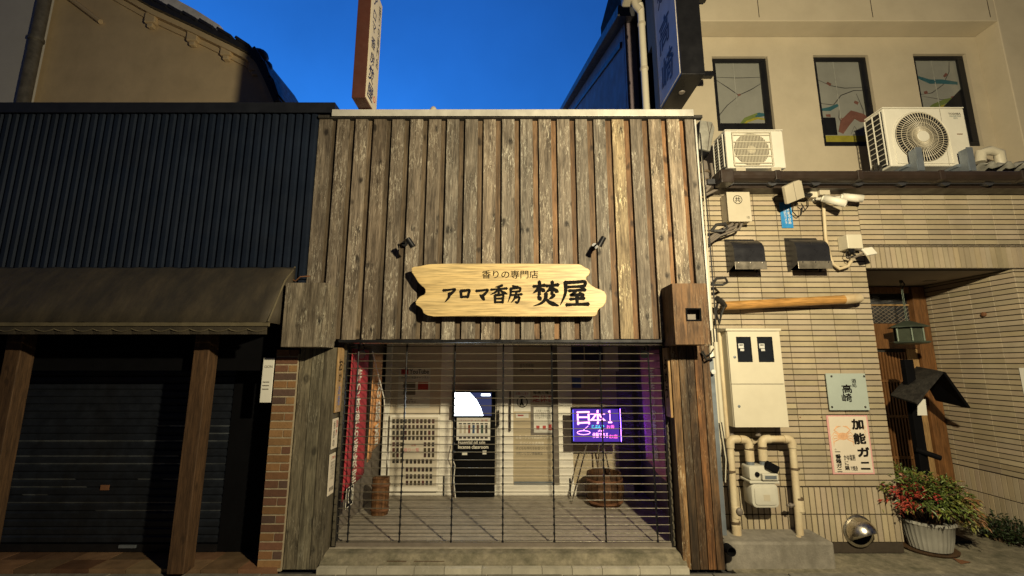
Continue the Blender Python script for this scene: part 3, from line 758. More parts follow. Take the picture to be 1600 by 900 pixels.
t = sheet('paper_notice', 806, 645, 826, 653, 1.683, M['paperwhite'], 'narrow white slip below the round pictogram sign', 'notice')
m = MB(); bpx(m, 809, 648, 818, 650, 1.681, .001); m.build('print', M['inkred'], t)
t = sheet('paper_sheet', 808, 553, 838, 600, 1.684, M['frost'], 'pale poster high on the glass door in the shade', 'poster')
text_px('香りの体験\n手作りお香', 812, 568, 834, 582, 1.682, M['inkgrey'], 'lettering', t)
t = sheet('picture_poster', 893, 540, 912, 562, 1.69, M['navyink'], 'left one of two dark photo posters at the top of the right panel', 'poster')
t = sheet('picture_poster', 914, 540, 942, 563, 1.69, M['navyink'], 'right and wider one of two dark photo posters at the top of the right panel', 'poster')
t = sheet('paper_notice', 894, 565, 912, 606, 1.69, M['paper'], 'tall cream leaflet with a blue foot on the right panel above the lit sign', 'leaflet')
m = MB(); bpx(m, 894, 590, 908, 606, 1.687, .002); m.build('blue_print', M['inkblue'], t)
t = sheet('paper_notice', 915, 566, 942, 605, 1.69, M['frost'], 'wide pale poster with faint print on the right panel above the lit sign', 'poster')
text_px('アロマ\nセラピー\n体験', 919, 570, 938, 598, 1.688, M['inkgrey'], 'lettering', t)
t = sheet('paper_sheet', 945, 540, 966, 580, 1.68, M['paper'], 'hanging cream strip at the right corner of the storefront', 'leaflet')

# LED writing board on its easel
YE = 1.35
lx0, lx1, lz1, lz0 = P(895,665,YE).x, P(967,665,YE).x, P(930,639,YE).z, P(930,690,YE).z
t = thing('led_board', ((lx0+lx1)/2, YE, .12), 'violet glowing hand-written LED board on a tripod easel', 'lit sign')
m = MB(); m.box(lx0-.02, lx1+.02, YE, YE+.03, lz0-.02, lz1+.02); m.build('frame', M['black'], t, bevel=.004)
m = MB(); m.box(lx0, lx1, YE-.003, YE-.001, lz0, lz1); m.build('panel', M['led_bg'], t)
m = MB(); m.box(lx1+.0205, lx1+.024, YE+.002, YE+.026, lz0, lz1); m.build('edge_glow', M['added_led_spill'], t)  # added glowing strip, throws extra violet onto the pink banner
m = MB(); m.box(lx0+.002, lx0+.010, YE-.0045, YE-.0035, lz0+.01, lz1-.01); m.build('edge_glow', M['led_blue'], t)
text_px('日', 902, 643, 921, 663, YE-.005, M['led_pink'], 'lettering', t, bold=.015, brush=.2)
text_px('本', 922, 641, 946, 662, YE-.005, M['led_pink'], 'lettering', t, bold=.015, brush=.2)
text_px('１', 950, 641, 956, 661, YE-.005, M['led_pink'], 'lettering', t, bold=.015)
text_px('じぶんで', 925, 664, 944, 670, YE-.005, M['led_cyan'], 'lettering', t, bold=.015)
text_px('お香', 948, 664, 960, 670, YE-.005, M['led_magenta'], 'lettering', t, bold=.01)
text_px('が', 934, 671, 944, 675, YE-.005, M['led_pink'], 'lettering', t)
text_px('体験できる', 926, 676, 950, 684, YE-.005, M['led_pink'], 'lettering', t, bold=.015)
text_px('お店', 952, 679, 965, 685, YE-.005, M['led_magenta'], 'lettering', t, bold=.015)
m = MB(); e0 = P(912,676,YE-.006)
m.tube([e0+Vector((.075*math.cos(a*.5236), 0, .022*math.sin(a*.5236))) for a in range(13)], .004, 5)
m.tube([e0+Vector((-.01,0,.02)), e0+Vector((.055,0,.075))], .003, 5); m.build('drawing', M['led_pink'], t)
for dx, b in ((-.16, -.30), (.14, .2)):
    xm = (lx0+lx1)/2
    m = MB(); m.tube([(xm+dx*.6, YE+.04, lz0-.02), (xm+b, YE+.0, .125)], .009, 8); m.build('leg', M['steel'], t, smooth=True)
m = MB(); m.tube([(xm+.05, YE+.05, lz0), (xm+.02, YE+.3, .125)], .009, 8); m.build('leg', M['steel'], t, smooth=True)

def cask(x, y, z0, r, h, label, bulge=0.16, name='wooden_tub', dark=1.0, mt='bucket'):
    t = thing(name, (x, y, z0), label, 'tub')
    m = MB(); n = 18
    for k in range(n):
        a0, a1 = 2*math.pi*k/n + .012, 2*math.pi*(k+1)/n - .012
        g = random.uniform(.7, 1.15) * dark
        prof = [(r, 0), (r*(1+bulge), h*.5), (r*(1+bulge*.4), h)]
        vs = []
        for rr, hh in prof:
            for a in (a0, a1): vs.append((x+rr*math.cos(a), y+rr*math.sin(a), z0+hh))
        for a in (a0, a1): vs.append((x+(r*(1+bulge*.4)-.02)*math.cos(a), y+(r*(1+bulge*.4)-.02)*math.sin(a), z0+h))
        for a in (a0, a1): vs.append((x+(r-.02)*math.cos(a), y+(r-.02)*math.sin(a), z0+.03))
        m.add(vs, [(0,1,3,2),(2,3,5,4),(4,5,7,6),(6,7,9,8),(0,1,9,8)], (g,g*.95,g*.9))
    m.lathe((x,y,z0+.01), [(.001,0),(r-.012,0),(r-.012,.02),(.001,.02)], 18, col=(.5,.5,.5))
    m.build('staves', M[mt], t)
    for hh in (.14, .8):
        rr = r*(1+bulge*(1-abs(hh-.5)*2*.75))+.003
        m = MB(); m.lathe((x,y,z0+h*hh-.012), [(rr,0),(rr+.006,.004),(rr+.006,.02),(rr,.024)], 24); m.build('hoop', M['rust'], t, smooth=True)
    return t
bx = PZ(593, 803, .12); cask(bx.x, bx.y, .12, .085, .36, 'small brown stave bucket beside the red banner', .06)
bx = PZ(945, 788, .12); cask(bx.x, bx.y, .12, .17, .34, 'big bellied dark barrel under the violet lit board', .30, 'barrel', .5)
# banners
def banner(name, X0, y0, y1, z0, z1, mt, label, txt=None, tm=None, slope=0.0, amp=.012):
    t = thing(name, (X0, (y0+y1)/2, z0), label, 'banner')
    m = MB(); n, q = 14, 12; vs = []; fs = []
    for i in range(n+1):
        for j in range(q+1):
            u, v = i/n, j/q; yy = y0 + (y1-y0)*u
            zz = z0 + slope*u*(1-v) + (z1-z0)*v
            vs.append((X0 + amp*math.sin(u*9+v*1.5), yy, zz))
    for i in range(n):
        for j in range(q): a = i*(q+1)+j; fs.append((a, a+1, a+q+2, a+q+1))
    m.add(vs, fs); c = m.build('cloth', M[mt], t, smooth=True)
    so = c.modifiers.new('thickness', 'SOLIDIFY'); so.thickness = .003
    if txt: text(txt[0], txt[1], txt[2], txt[3], M[tm], 'lettering', t, bold=.02)
    return t
banner('banner', -1.50, .22, .78, .46, 1.80, 'redcloth', 'red cloth banner with white vertical lettering inside the left of the bars', ('作\nり\n体\n験\nお\n香\n教\n室', (-1.475, .36, 1.62), (0,.14,0), (0,0,-1.05)), 'inkwhite', slope=.12)
banner('banner', -1.49, .84, 1.25, .66, 1.78, 'orangecloth', 'orange cloth banner hanging behind the red banner', ('お\n線\n香', (-1.465,.98,1.5), (0,.16,0), (0,0,-.7)), 'inkwhite', slope=.15)
banner('banner', 1.48, .30, 1.20, .52, 1.80, 'pinkcloth', 'pink cloth banner glowing violet from the lit board on the right', ('手\n作\nり\nお\n香\n体\n験', (1.455, .85, 1.6), (0,-.16,0), (0,0,-.9)), 'inkwhite', slope=.1)
t = thing('price_card', (-1.50, .24, .42), 'black card with a large white number one hundred below the red banner', 'price sign')
m = MB(); m.box(-1.47,-1.462,.215,.40,.40,.57); m.build('card', M['black'], t, bevel=.002)
m = MB()
for a,b,c,d in ((.215,.40,.40,.406),(.215,.40,.564,.57),(.215,.221,.4065,.5635),(.394,.40,.4065,.5635)): m.box(-1.4615,-1.459,a,b,c,d)
m.build('border', M['inkwhite'], t)
text('100', (-1.460,.235,.55), (0,.145,0), (0,0,-.12), M['inkwhite'], 'lettering', t, bold=.02)
m = MB(); m.tube([(-1.40,.55,1.78),(-1.36,.9,1.3),(-1.34,1.0,.8),(-1.33,1.1,.5),(-1.38,1.05,.3),(-1.3,1.1,.125)], .006, 6)
single(m, 'power_cord', M['paperwhite'], (-1.3,1.1,.12), 'thin pale cord hanging between the orange banner and the cream product board', 'cord', smooth=True)
for px in (566, 1005):
    c = P(px, 553, .35)
    t = thing('clip_lamp', c, 'small round lamp under the dark lintel at the %s end of the bars' % ('left' if px < 800 else 'right'), 'lamp', 'clip lamps under the lintel')
    m = MB(); m.tube([c+Vector((0,.0,.10)), c+Vector((.02,0,.05)), c+Vector((0,0,.02))], .006, 6); m.build('arm', M['blackmetal'], t)
    m = MB(); m.tube([c+Vector((0,.03,.02)), c+Vector((0,0,.01)), c+Vector((0,-.04,-.01))], [.014,.03,.038], 12); m.build('shade', M['greymetal'], t, smooth=True)

# ================================================================== LEFT NEIGHBOUR
left = thing('shuttered_building', (-4.3, .5, 0), 'dark building of navy ribbed metal over a closed shutter and drab awning', 'building')
m = MB(); prof = []
x = -7.2; pw = .076
while x < -1.885:
    prof += [(x, .012), (x+.020, .012), (x+.027, -.012), (x+.063, -.012), (x+.070, .012)]; x += pw
prof = [p for p in prof if p[0] < -1.868] + [(-1.868, .012)]
vs = [(a, b, z) for z in (1.95, 4.07) for a, b in prof]; n = len(prof)
m.add(vs, [(i, i+1, n+i+1, n+i) for i in range(n-1)])
m.build('ribbed_cladding', M['navy_metal'], left)
m = MB(); m.box(-7.2, -1.875, .02, .12, 1.6, 4.05); m.box(-7.2, -1.875, .12, 3.2, 3.8, 3.9); m.build('wall', M['black'], left)
m = MB(); m.box(-7.2, -1.70, -.045, .16, 4.072, 4.135); m.box(-7.2, -1.70, -.05, -.046, 4.03, 4.137); m.build('parapet_cap', M['cap_dark'], left, bevel=.003)
aw = MB(); ax0, ax1 = -7.2, -1.955
af = -.40
pr = [(-.02, 2.52), (-.09, 2.49), (-.22, 2.33), (-.33, 2.13), (af, 1.985)]
nx = 60; vs = []
for i in range(nx+1):
    x = ax0 + (ax1-ax0)*i/nx
    for j, (y, z) in enumerate(pr):
        sag = .012*math.sin(i*1.7)*math.sin(math.pi*j/4) + .006*math.sin(i*4.1+j)
        vs.append((x, y - sag, z - sag))
k = len(pr); aw.add(vs, [(i*k+j, i*k+j+1, (i+1)*k+j+1, (i+1)*k+j) for i in range(nx) for j in range(k-1)])
aw.add([(ax1, y, z) for y, z in pr] + [(ax1, -.02, 1.985)], [tuple(range(k+1))])
awn = aw.build('awning', M['awning'], left, smooth=True)
so = awn.modifiers.new('thickness', 'SOLIDIFY'); so.thickness = .004
m = MB(); m.box(ax0, ax1+.01, af-.006, af+.02, 1.955, 1.983); m.tube([(ax0, af+.02, 1.965), (ax1, af+.02, 1.965)], .016); m.build('front_bar', M['awning_trim'], awn)
m = MB(); n = 34; w = (ax1-ax0)/n; vs = []; fs = []; st = 8
for i in range(n*st+1):
    x = ax0 + w*i/st; f = abs(math.sin(math.pi*i/st)); vs += [(x, af+.004, 1.950), (x, af+.010 - .008*f, 1.890)]
fs = [(2*i, 2*i+2, 2*i+3, 2*i+1) for i in range(n*st)]
m.add(vs, fs); v_ = m.build('valance', M['awning'], awn)
m = MB(); m.tube([Vector((ax0 + w*i/st, af-.002, 1.932 - .020*abs(math.sin(math.pi*i/st)))) for i in range(n*st+1)], .0045, 4); m.build('piping', M['awning_trim'], v_)
m = MB(); m.tube([(ax1-.01, -.02, 2.52), (ax1+.004, -.20, 2.36), (ax1+.004, af, 1.99)], .008); m.build('side_arm', M['awning_trim'], awn)
# shutter
sy = .30
m = MB(); pr = []
z = .10
while z < 1.95:
    pr += [(z, 0), (z+.012, -.010), (z+.05, -.012), (z+.062, 0)]; z += .066
n = len(pr); sx0, sx1 = -7.1, P(358,700,sy).x
NXS = 40
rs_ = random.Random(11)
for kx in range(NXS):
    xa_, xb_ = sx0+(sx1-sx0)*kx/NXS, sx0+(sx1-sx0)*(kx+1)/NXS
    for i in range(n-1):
        zz = pr[i][0]; streaked = (i % 4 == 0) and .30 < zz < 1.15 and math.sin(zz*61)+math.sin(kx*.22+zz*17)*.8+rs_.uniform(-.25,.25) > .0
        g_ = rs_.uniform(8, 15) if streaked else 1.0 + .001*kx  # lamp glints on some slat lips, put in as pale tint
        m.add([(xa_, sy+pr[i][1], pr[i][0]), (xa_, sy+pr[i+1][1], pr[i+1][0]), (xb_, sy+pr[i+1][1], pr[i+1][0]), (xb_, sy+pr[i][1], pr[i][0])], [(0,1,2,3)], (g_*1.0, g_*.93, g_*.75) if streaked else (g_, g_, g_*1.001))
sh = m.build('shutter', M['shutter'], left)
m = MB(); m.box(-7.1, sx1, sy-.03, sy-.012, .04, .10); m.build('bottom_rail', M['blackmetal'], sh)
m = MB(); m.box(P(192,850,sy).x, P(218,850,sy).x, sy-.045, sy-.031, .075, .098); m.build('pull_handle', M['greymetal'], sh)
m = MB(); m.box(P(160,760,sy).x, P(173,760,sy).x, sy-.02, sy-.0125, P(168,765,sy).z, P(168,757,sy).z); m.build('paper_scrap', M['rust'], sh)
m = MB(); m.box(sx1+.001, -2.09, sy-.02, sy+.1, 0.02, 1.96); m.box(-7.1, -1.9, sy+.101, sy+.2, .02, 1.96); m.build('side_wall', M['black'], left)
m = MB(); m.box(-7.1, -1.9, -.02, sy+.1, 1.95, 2.0); m.build('soffit', M['black'], left)
m = MB()
x = -7.0; i = 0
while x < -2.0:
    for r in range(2):
        g = random.uniform(.6, 1.3); g2 = g*random.uniform(.8, 1.1)
        m.box(x+.003, min(x+.297, -1.89), -.05+.18*r+.003, -.05+.18*r+.177, -.02, .035, (g, g2, g2*.9))
    x += .3; i += 1
m.build('entrance_floor', M['brownfloor'], left)
for px0, px1, pb in ((300, 330, 276), (4, 36, -36)):
    a = P((px0+px1)/2, 545, -.13); w = .066
    m = MB(); m.box(a.x-w, a.x+w, -.13, -.005, .03, 1.94); m.build('post', M['darkpost'], left, bevel=.006)
# brick pillar
bp = MB(); bz = .02; row = 0
bx0, bx1, by0, by1 = -2.07, -1.872, -.012, .29
while bz < 1.74:
    h = .068; off = (row % 2)
    cuts = [bx0, bx0 + (.12 if off else .198), bx1] if off else [bx0, bx1]
    for a, b in zip(cuts[:-1], cuts[1:]):
        if b - a < .01: continue
        g = random.uniform(.75, 1.2); c = random.choice(((.30,.145,.06), (.33,.17,.065), (.22,.10,.055), (.15,.085,.06), (.36,.20,.08)))
        bp.box(a+.005, b-.005, by0, by0+.09, bz+.007, bz+h-.007, tuple(q*g*.72 for q in c))
    for kk in range(2):
        c = random.choice(((.30,.145,.06), (.22,.10,.055)))
        bp.box(bx0, bx0+.003, by0+.095+.095*kk, by0+.18+.095*kk, bz+.004, bz+h-.004, c)
    bz += h; row += 1
p_ = bp.build('brick_pillar', M['brick'], left)
m = MB(); m.box(bx0+.004, bx1-.002, by0+.006, by1, 0, 1.745); m.build('mortar', M['mortar'], p_)
t = thing('wall_plate', (-2.12, -.01, 1.33), 'white name plate with faint printed lines at the side of the brick pillar', 'sign')
m = MB(); m.box(-2.170, -2.074, -.02, -.012, 1.33, 1.71); m.build('plate', M['paperwhite'], t, bevel=.003)
text('GION', (-2.155,-.022,1.645), (.07,0,0), (0,0,-.022), M['inkgrey'], 'lettering', t)
text('open', (-2.155,.098,1.50), (.045,0,0), (0,0,-.02), M['inkgrey'], 'lettering', t) if False else None
m = MB()
for q in range(3): m.box(-2.155, -2.10, -.0235, -.0215, 1.50-.03*q, 1.507-.03*q)
m.build('small_print', M['inkgrey'], t)
# two boards leaning nothing: a loose cable from awning to the beam box
m = MB(); m.tube([(-1.96,-.05,2.40),(-1.93,-.06,2.385),(-1.88,-.08,2.42),(-1.80,-.06,2.43)], .006, 6)
single(m, 'cable', M['rust'], (-1.88,-.05,2.38), 'short brown cable between the awning end and the left beam box', 'cable', smooth=True)

# ================================================================== BEHIND ON THE LEFT
GYY = 3.5
g = thing('gabled_house', (-7, GYY, 0), 'ochre plastered gable house with dark curved tile roof rising behind the navy building', 'house')
edge = [(30,-140),(120,-70),(185,-12),(250,25),(318,56),(372,82),(400,97),(413,115),(425,140),(439,172)]
tp = [P(a, b, GYY) for a, b in edge]
pl = [Vector((tp[0].x-1.0, GYY, 1.0))] + [Vector((tp[0].x-1.0, GYY, tp[0].z))] + tp + [Vector((tp[-1].x+.02, GYY, 1.0))]
m = MB(); m.prism(pl, (0, 5.0, 0)); m.build('wall', M['stucco2'], g)
def strip(pts, up0, up1, y0, y1):
    m = MB(); n = len(pts); vs = []
    for i, p in enumerate(pts):
        a = pts[max(0,i-1)]; b = pts[min(n-1,i+1)]; d = (b-a); d.y = 0; d.normalize(); nn = Vector((-d.z, 0, d.x))
        for yy, uu in ((y0,up0),(y1,up0),(y1,up1),(y0,up1)): vs.append(Vector((p.x, yy, p.z)) + nn*uu)
    fs = [(4*i+j, 4*i+(j+1)%4, 4*(i+1)+(j+1)%4, 4*(i+1)+j) for i in range(n-1) for j in range(4)] + [(0,1,2,3), tuple(4*(n-1)+j for j in (3,2,1,0))]
    m.add(vs, fs); return m
strip(tp, -.19, -.10, GYY-.05, GYY-.005).build('eave_moulding', M['stucco2'], g)
strip(tp, -.095, .0, GYY-.16, GYY-.005).build('barge_board', M['stucco2'], g)
rf = strip(tp, .005, .11, GYY-.26, GYY+5.1).build('roof', M['rooftile'], g)
m = MB()
for i in range(len(tp)-1):
    a, b = tp[i], tp[i+1]; L = (b-a).length; k = max(1, int(L/.30))
    for j in range(k):
        q = a + (b-a)*((j+.5)/k); d = (b-a).normalized(); nn = Vector((-d.z,0,d.x))
        c = q + nn*.125; ang = math.atan2(d.z, d.x)
        m.M = Matrix.Translation(c) @ Matrix.Rotation(-ang, 4, 'Y') @ Matrix.Rotation(R(5), 4, 'Y')
        m.box(-.16, .16, -.29, 1.2, -.02, .03); m.M = None
m.build('verge_tiles', M['rooftile'], rf)
m = MB(); c = P(405, 88, GYY-.1); m.sphere(c, .15, (1.1,1.0,.9), 12, 8); m.sphere(P(417,105,GYY-.1), .10, (1,1,1.2), 10, 6); m.build('ridge_end', M['rooftile'], rf, smooth=True)
strip([P(a, b, GYY) + Vector((0, .5, 0)) for a, b in ((200,-16),(235,4),(268,22),(305,46))], .14, .42, GYY+.3, GYY+4).build('snow_patch', M['snow'], rf)
for a, b in ((241,38),(306,66),(358,88),(402,112)):
    p = P(a, b, GYY)
    m = MB(); m.box(p.x-.10, p.x+.10, GYY-.12, GYY-.006, p.z-.05, p.z+.16); m.box(p.x-.055, p.x+.055, GYY-.10, GYY-.007, p.z-.13, p.z-.052); m.build('bracket', M['stucco2'], g, bevel=.015)
m = MB(); a, b = P(112,0,GYY), P(161,37,GYY); m.tube([a+Vector((-.35,-.05,.3)), a+Vector((0,-.05,0)), b+Vector((0,-.05,0))], .045, 8); m.build('sloping_rail', M['stucco2'], g)
m = MB(); a, b = P(56,165,3.0), P(33,-40,3.0)
t = thing('grey_building', (-11, 3.0, 0), 'pale grey plain wall of a taller building at the far left edge', 'building')
xg = P(36,165,3.3).x
m = MB(); m.box(-16, xg, 3.3, 3.45, 0, 14); m.build('wall', M['greywall'], t)
xp = P(55,80,3.3).x
m = MB(); m.tube([(xp, 3.28, 2.5), (xp, 3.28, 12)], .095, 14)
for zz in (4.5, 6.0, 7.5): m.lathe((xp, 3.28, zz), [(.10,0),(.112,.01),(.112,.07),(.10,.08)], 14)
single(m, 'drain_pipe', mat('old_pipe', (.16,.145,.115), .6, 0, .35, 9, grime=.8), (xp,3.28,2.5), 'thick grey stained drain pipe between the pale wall and the ochre gable', 'pipe', smooth=True)

# ================================================================== ROOF SIGNS
t = thing('projecting_sign', (-1.45, -.1, 4.066), 'tall brown sign box with cream face and blue brush writing on the shop roof', 'sign')
sf, sb, sbz = -.235, .09, 4.066
sxa, sxb = P(549,153.6,sf).x, P(570,153.6,sf).x; stz = P(597,10,sb).z
m = MB(); m.box(sxa, sxb, sf, sb, sbz, stz); m.build('case', M['brownsign'], t, bevel=.004)
sg = MB(); sg.box(sxb+.0005, sxb+.006, sf+.008, sb-.008, sbz+.01, stz-.01); sg.build('face', M['creamsign'], t)
sH = stz - sbz; sW = sb - sf
def st(ch, v0, v1, u0, u1, **k): text(ch, (sxb+.0075, sf+sW*u0, stz-sH*v0), (0,sW*(u1-u0),0), (0,0,-sH*(v1-v0)), M['navyink'], 'lettering', t, **k)
for ch, v0, v1, u0, u1 in (('ア',.06,.16,.22,.52),('ロ',.20,.28,.22,.48),('マ',.31,.39,.22,.50),('香',.43,.53,.20,.54),('房',.56,.66,.18,.54),('焚',.68,.81,.12,.58),('屋',.83,.96,.10,.60)):
    st(ch, v0, v1, u0, u1, bold=.02, brush=.3, shear=.2)
st('香\nり\nの\n専\n門\n店', .06, .62, .68, .88, bold=.012, brush=.2)
m = MB(); m.tube([(sxb+.0075,sb-.09+.025*math.cos(a),sbz+.13+.03*math.sin(a)) for a in [k*.5236 for k in range(13)]], .003, 4); m.build('seal', M['inkred'], t)
m = MB(); m.box(sxa+.03, sxb-.03, .0, .08, 4.056, sbz); m.build('mount', M['blackmetal'], t)
c = P(677, 176, .3)
m = MB(); zt_ = P(677,166.5,.3).z
m.lathe((c.x, .3, zt_-.30), [(.045,0),(.045,.20),(.042,.24),(.034,.27),(.02,.292),(.004,.30)], 18)
single(m, 'roof_vent', M['cream_paint'], (c.x,.3,4.03), 'small cream domed cap poking above the wooden shop roof edge', 'vent', smooth=True)

# ================================================================== BEHIND ON THE RIGHT
t = thing('slate_house', (1.8, 2.6, 0), 'blue grey metal clad house with a steep dark roof edge behind the wooden shop', 'house')
xs_ = P(973,38,1.85).x
def onXp(px, py, Xw):
    a_ = (px-800)/FPX; b_ = (450-py)/FPX; tt = Xw/a_; return Vector((Xw, CAM_Y+(_c-b_*_s)*tt, CAM_Z+(_s+b_*_c)*tt))
q0, q1 = onXp(973,40,xs_), onXp(886,172,xs_)
dq = (q1-q0); q2 = q0 + dq*1.15
m = MB(); m.prism([(xs_,q0.y,1),q0,q2,(xs_,q2.y,1)], (3.5,0,0)); m.build('wall', M['slate'], t)
dn = dq.normalized(); up_n = Vector((0,-dn.z,dn.y))
m = MB(); a_ = q0-dn*.35; m.prism([a_+up_n*.005, q2+up_n*.005, q2+up_n*.14, a_+up_n*.14], (3.8,0,0)); 
for q in m.v: q.x -= .16
m.build('roof', M['rooftile'], t)
m = MB(); m.prism([q0-up_n*.30-dn*.0, q2-up_n*.30, q2-up_n*.22, q0-up_n*.22], (-.03,0,0)); m.build('barge_board', M['rooftile'], t)
m = MB(); xa_, xb_ = P(974,60,1.78).x, P(1004,60,1.78).x; m.box(xs_+.004, xb_+.3, 1.78, 1.9, 1, 11); m.build('corner_wall', M['slate'], t)
xd = P(1006,100,1.0).x
t = thing('rain_pipe', (xd, 1.0, 4.03), 'cream rain pipe with a hopper head beside the black hanging sign', 'pipe')
m = MB(); m.tube([(xd, 1.0, 3.5), (xd, 1.0, P(1000,14,1.0).z), (xd-.02,0.98,P(1000,8,1.0).z)], .042, 14); m.build('pipe', M['cream_paint'], t, smooth=True)
m = MB(); c = P(990,2,1.0); m.box(c.x-.14, c.x+.10, 0.92, 1.09, c.z-.02, c.z+.3); m.build('hopper', M['box_beige'], t, bevel=.03)
m = MB(); m.tube([c+Vector((0,-.02,0)), c+Vector((.02,-.02,-.09)), c+Vector((.07,-.02,-.15))], .045, 10); m.build('elbow', M['box_beige'], t, smooth=True)
for py in (110, 40):
    m = MB(); m.lathe((xd,1.0,P(1006,py,1.0).z), [(.043,0),(.050,.004),(.050,.035),(.043,.039)], 14); m.build('clamp', M['box_beige'], t)

# ================================================================== RIGHT BUILDING
rb = thing('restaurant_building', (3.5, .8, 0), 'cream plastered building with beige tiled ground floor and recessed porch', 'building')
YT = .34
def tiles(mb, o, u, v, n, u0, u1, v0, v1, tw, th, jx=.0026, jz=.0098, depth=.016, soldier=False, off=0.0):
    """stack-bonded tiles, face lying in the plane o + u*a + v*b; n points outwards"""
    o, u, v, n = Vector(o), Vector(u), Vector(v), Vector(n)
    b = v0
    while b < v1 - .004:
        b2 = min(b + th, v1); a = u0 - off
        while a < u1 - .004:
            a1 = max(a, u0); a2 = min(a + tw, u1)
            if a2 - a1 > .012 and b2 - b > .012:
                g = random.gauss(1, .06) * (random.uniform(.82,.93) if random.random() < .06 else 1); c = (g*random.uniform(.975,1.02), g, g*random.uniform(.93,1.05))
                pts = [(a1+jx, b+jz/2), (a2-jx, b+jz/2), (a2-jx, b2-jz/2), (a1+jx, b2-jz/2)]
                tl = [random.uniform(-.0010,.0010) for _ in range(2)]
                F = [o + u*p + v*q + n*(tl[0]*(1 if i in (0,3) else -1) + tl[1]*(1 if i < 2 else -1)) for i,(p,q) in enumerate(pts)]
                ins = .0018
                cc = sum(F, Vector())/4
                F2 = [f + (cc-f).normalized()*ins for f in F]
                E1 = [f - n*.003 for f in F]; B = [f - n*depth for f in F]
                mb.add(F2+E1+B, [(0,1,2,3)] + [(i,(i+1)%4,4+(i+1)%4,4+i) for i in range(4)] + [(4+i,4+(i+1)%4,8+(i+1)%4,8+i) for i in range(4)], c)
            a += tw
        b += th
XE = 3.50; ZL = 2.585
TW, TH = .225, .0525
tm = MB()
tiles(tm, (0,YT,0), (1,0,0), (0,0,1), (0,-1,0), 1.80, XE, .56, 3.42, TW, TH, off=.03)
tiles(tm, (0,YT,0), (1,0,0), (0,0,1), (0,-1,0), 1.80, XE, .09, .555, .0525, .2325, jx=.0048, jz=.009)
tiles(tm, (0,YT,0), (1,0,0), (0,0,1), (0,-1,0), XE+.001, 7.6, 2.83, 3.42, TW, TH)
tiles(tm, (0,YT,0), (1,0,0), (0,0,1), (0,-1,0), XE+.001, 7.6, ZL+.004, 2.825, .0525, .221, jx=.0048, jz=.009)
tm.build('wall_tiles', M['tile'], rb, recalc=False)
m = MB(); m.box(1.79, XE-.008, YT+.010, YT+.10, 0, 3.45); m.box(XE-.007, 7.6, YT+.010, YT+.10, ZL, 3.45); m.build('wall', M['grout'], rb)
# porch
XW, YD = 4.95, 1.35
tm = MB(); tiles(tm, (XW,0,0), (0,1,0), (0,0,1), (-1,0,0), YT, YD, .56, ZL, TW, TH, jx=.0015)
tiles(tm, (XW,0,0), (0,1,0), (0,0,1), (-1,0,0), YT, YD, .09, .555, .0525, .2325, jx=.0048, jz=.009)
tm.build('porch_tiles', M['tile'], rb, recalc=False)
tm = MB(); tiles(tm, (0,YT,0), (1,0,0), (0,0,1), (0,-1,0), XW, 7.6, .56, ZL, TW, TH); tm.build('wall_tiles', M['tile'], rb, recalc=False)
m = MB(); m.box(XW+.010, 7.6, YT+.012, YD+.2, 0, ZL-.004); m.build('porch_wall', M['grout'], rb)
m = MB(); m.box(XE-.10, XE-.012, YT+.101, YD+.2, 0, ZL-.004); m.build('porch_wall', M['stucco'], rb)
m = MB(); m.box(XE-.1, 5.4, YT+.101, YD+.3, ZL+.003, ZL+.06); ce = m.build('porch_ceiling', M['ceil'], rb)
m = MB(); m.box(P(1440,430,1).x, P(1456,430,1).x, .95, 1.0, ZL-.004, ZL+.001); m.build('downlight', M['inkgrey'], ce)
# door
dx0, dx1 = XE-.05, XW-.005
m = MB(); jw = .11
m.box(dx1-.16, dx1, YD-.06, YD+.05, 0, ZL-.01); m.box(dx0, dx1-.161, YD-.04, YD+.05, 2.50, ZL-.01); m.build('door_frame', M['door'], rb, bevel=.004)
dz = P(1400,506,YD).z; dz2 = P(1400,545,YD).z
lk = MB(); lk.box(dx0, dx1-.162, YD-.035, YD+.05, dz2, dz-.0); d3 = lk.build('door_head', M['door'], rb, bevel=.003)
m = MB(); m.box(dx0, dx1-.162, YD+.02, YD+.03, dz+.001, 2.50); tr = m.build('transom', M['darkglass'], rb)
m = MB()
tz0, tz1 = dz+.01, P(1400,478,YD).z
xx = dx0
while xx < dx1-.16:
    h_ = tz1 - tz0
    a0, b0 = xx, min(xx+h_*1.5, dx1-.165); m.tube([(a0,YD+.012,tz0),(b0,YD+.012,tz0+(b0-a0)/1.5)], .005, 4)
    a0, b0 = xx, max(xx-h_*1.5, dx0); m.tube([(a0,YD+.014,tz0),(b0,YD+.014,tz0+(a0-b0)/1.5)], .005, 4)
    xx += .066
m.build('lattice', M['greycable'], tr)
m = MB(); m.box(dx0, dx1-.162, YD+.0, YD+.018, tz1+.001, tz1+.02); m.build('transom_bar', M['lightwood'], tr)
dd = MB(); dd.box(dx0, dx1-.162, YD+.02, YD+.04, .02, dz2-.001); dr = dd.build('door', M['blackwood'], rb)
m = MB(); xx = dx0 + .02
while xx < dx1 - .30:
    m.box(xx, xx+.018, YD-.012, YD+.018, .30, dz2-.04); xx += .036
m.box(dx0, dx1-.30, YD-.006, YD+.019, .12, .30); m.build('slats', M['door'], dr)
m = MB()
for zz in (1.45, 1.05, .6): m.box(dx0, dx1-.30, YD-.018, YD-.0125, zz, zz+.03)
m.build('cross_rail', M['door'], dr)
m = MB(); m.box(dx1-.295, dx1-.165, YD-.02, YD+.019, .1, dz2-.002); m.build('stile', M['lightwood'], dr)
m = MB(); hx = P(1457,640,YD).x; hz = P(1457,648,YD).z; m.box(hx-.022, hx+.022, YD-.03, YD-.021, hz-.03, hz+.20); m.build('handle', M['blackmetal'], dr)
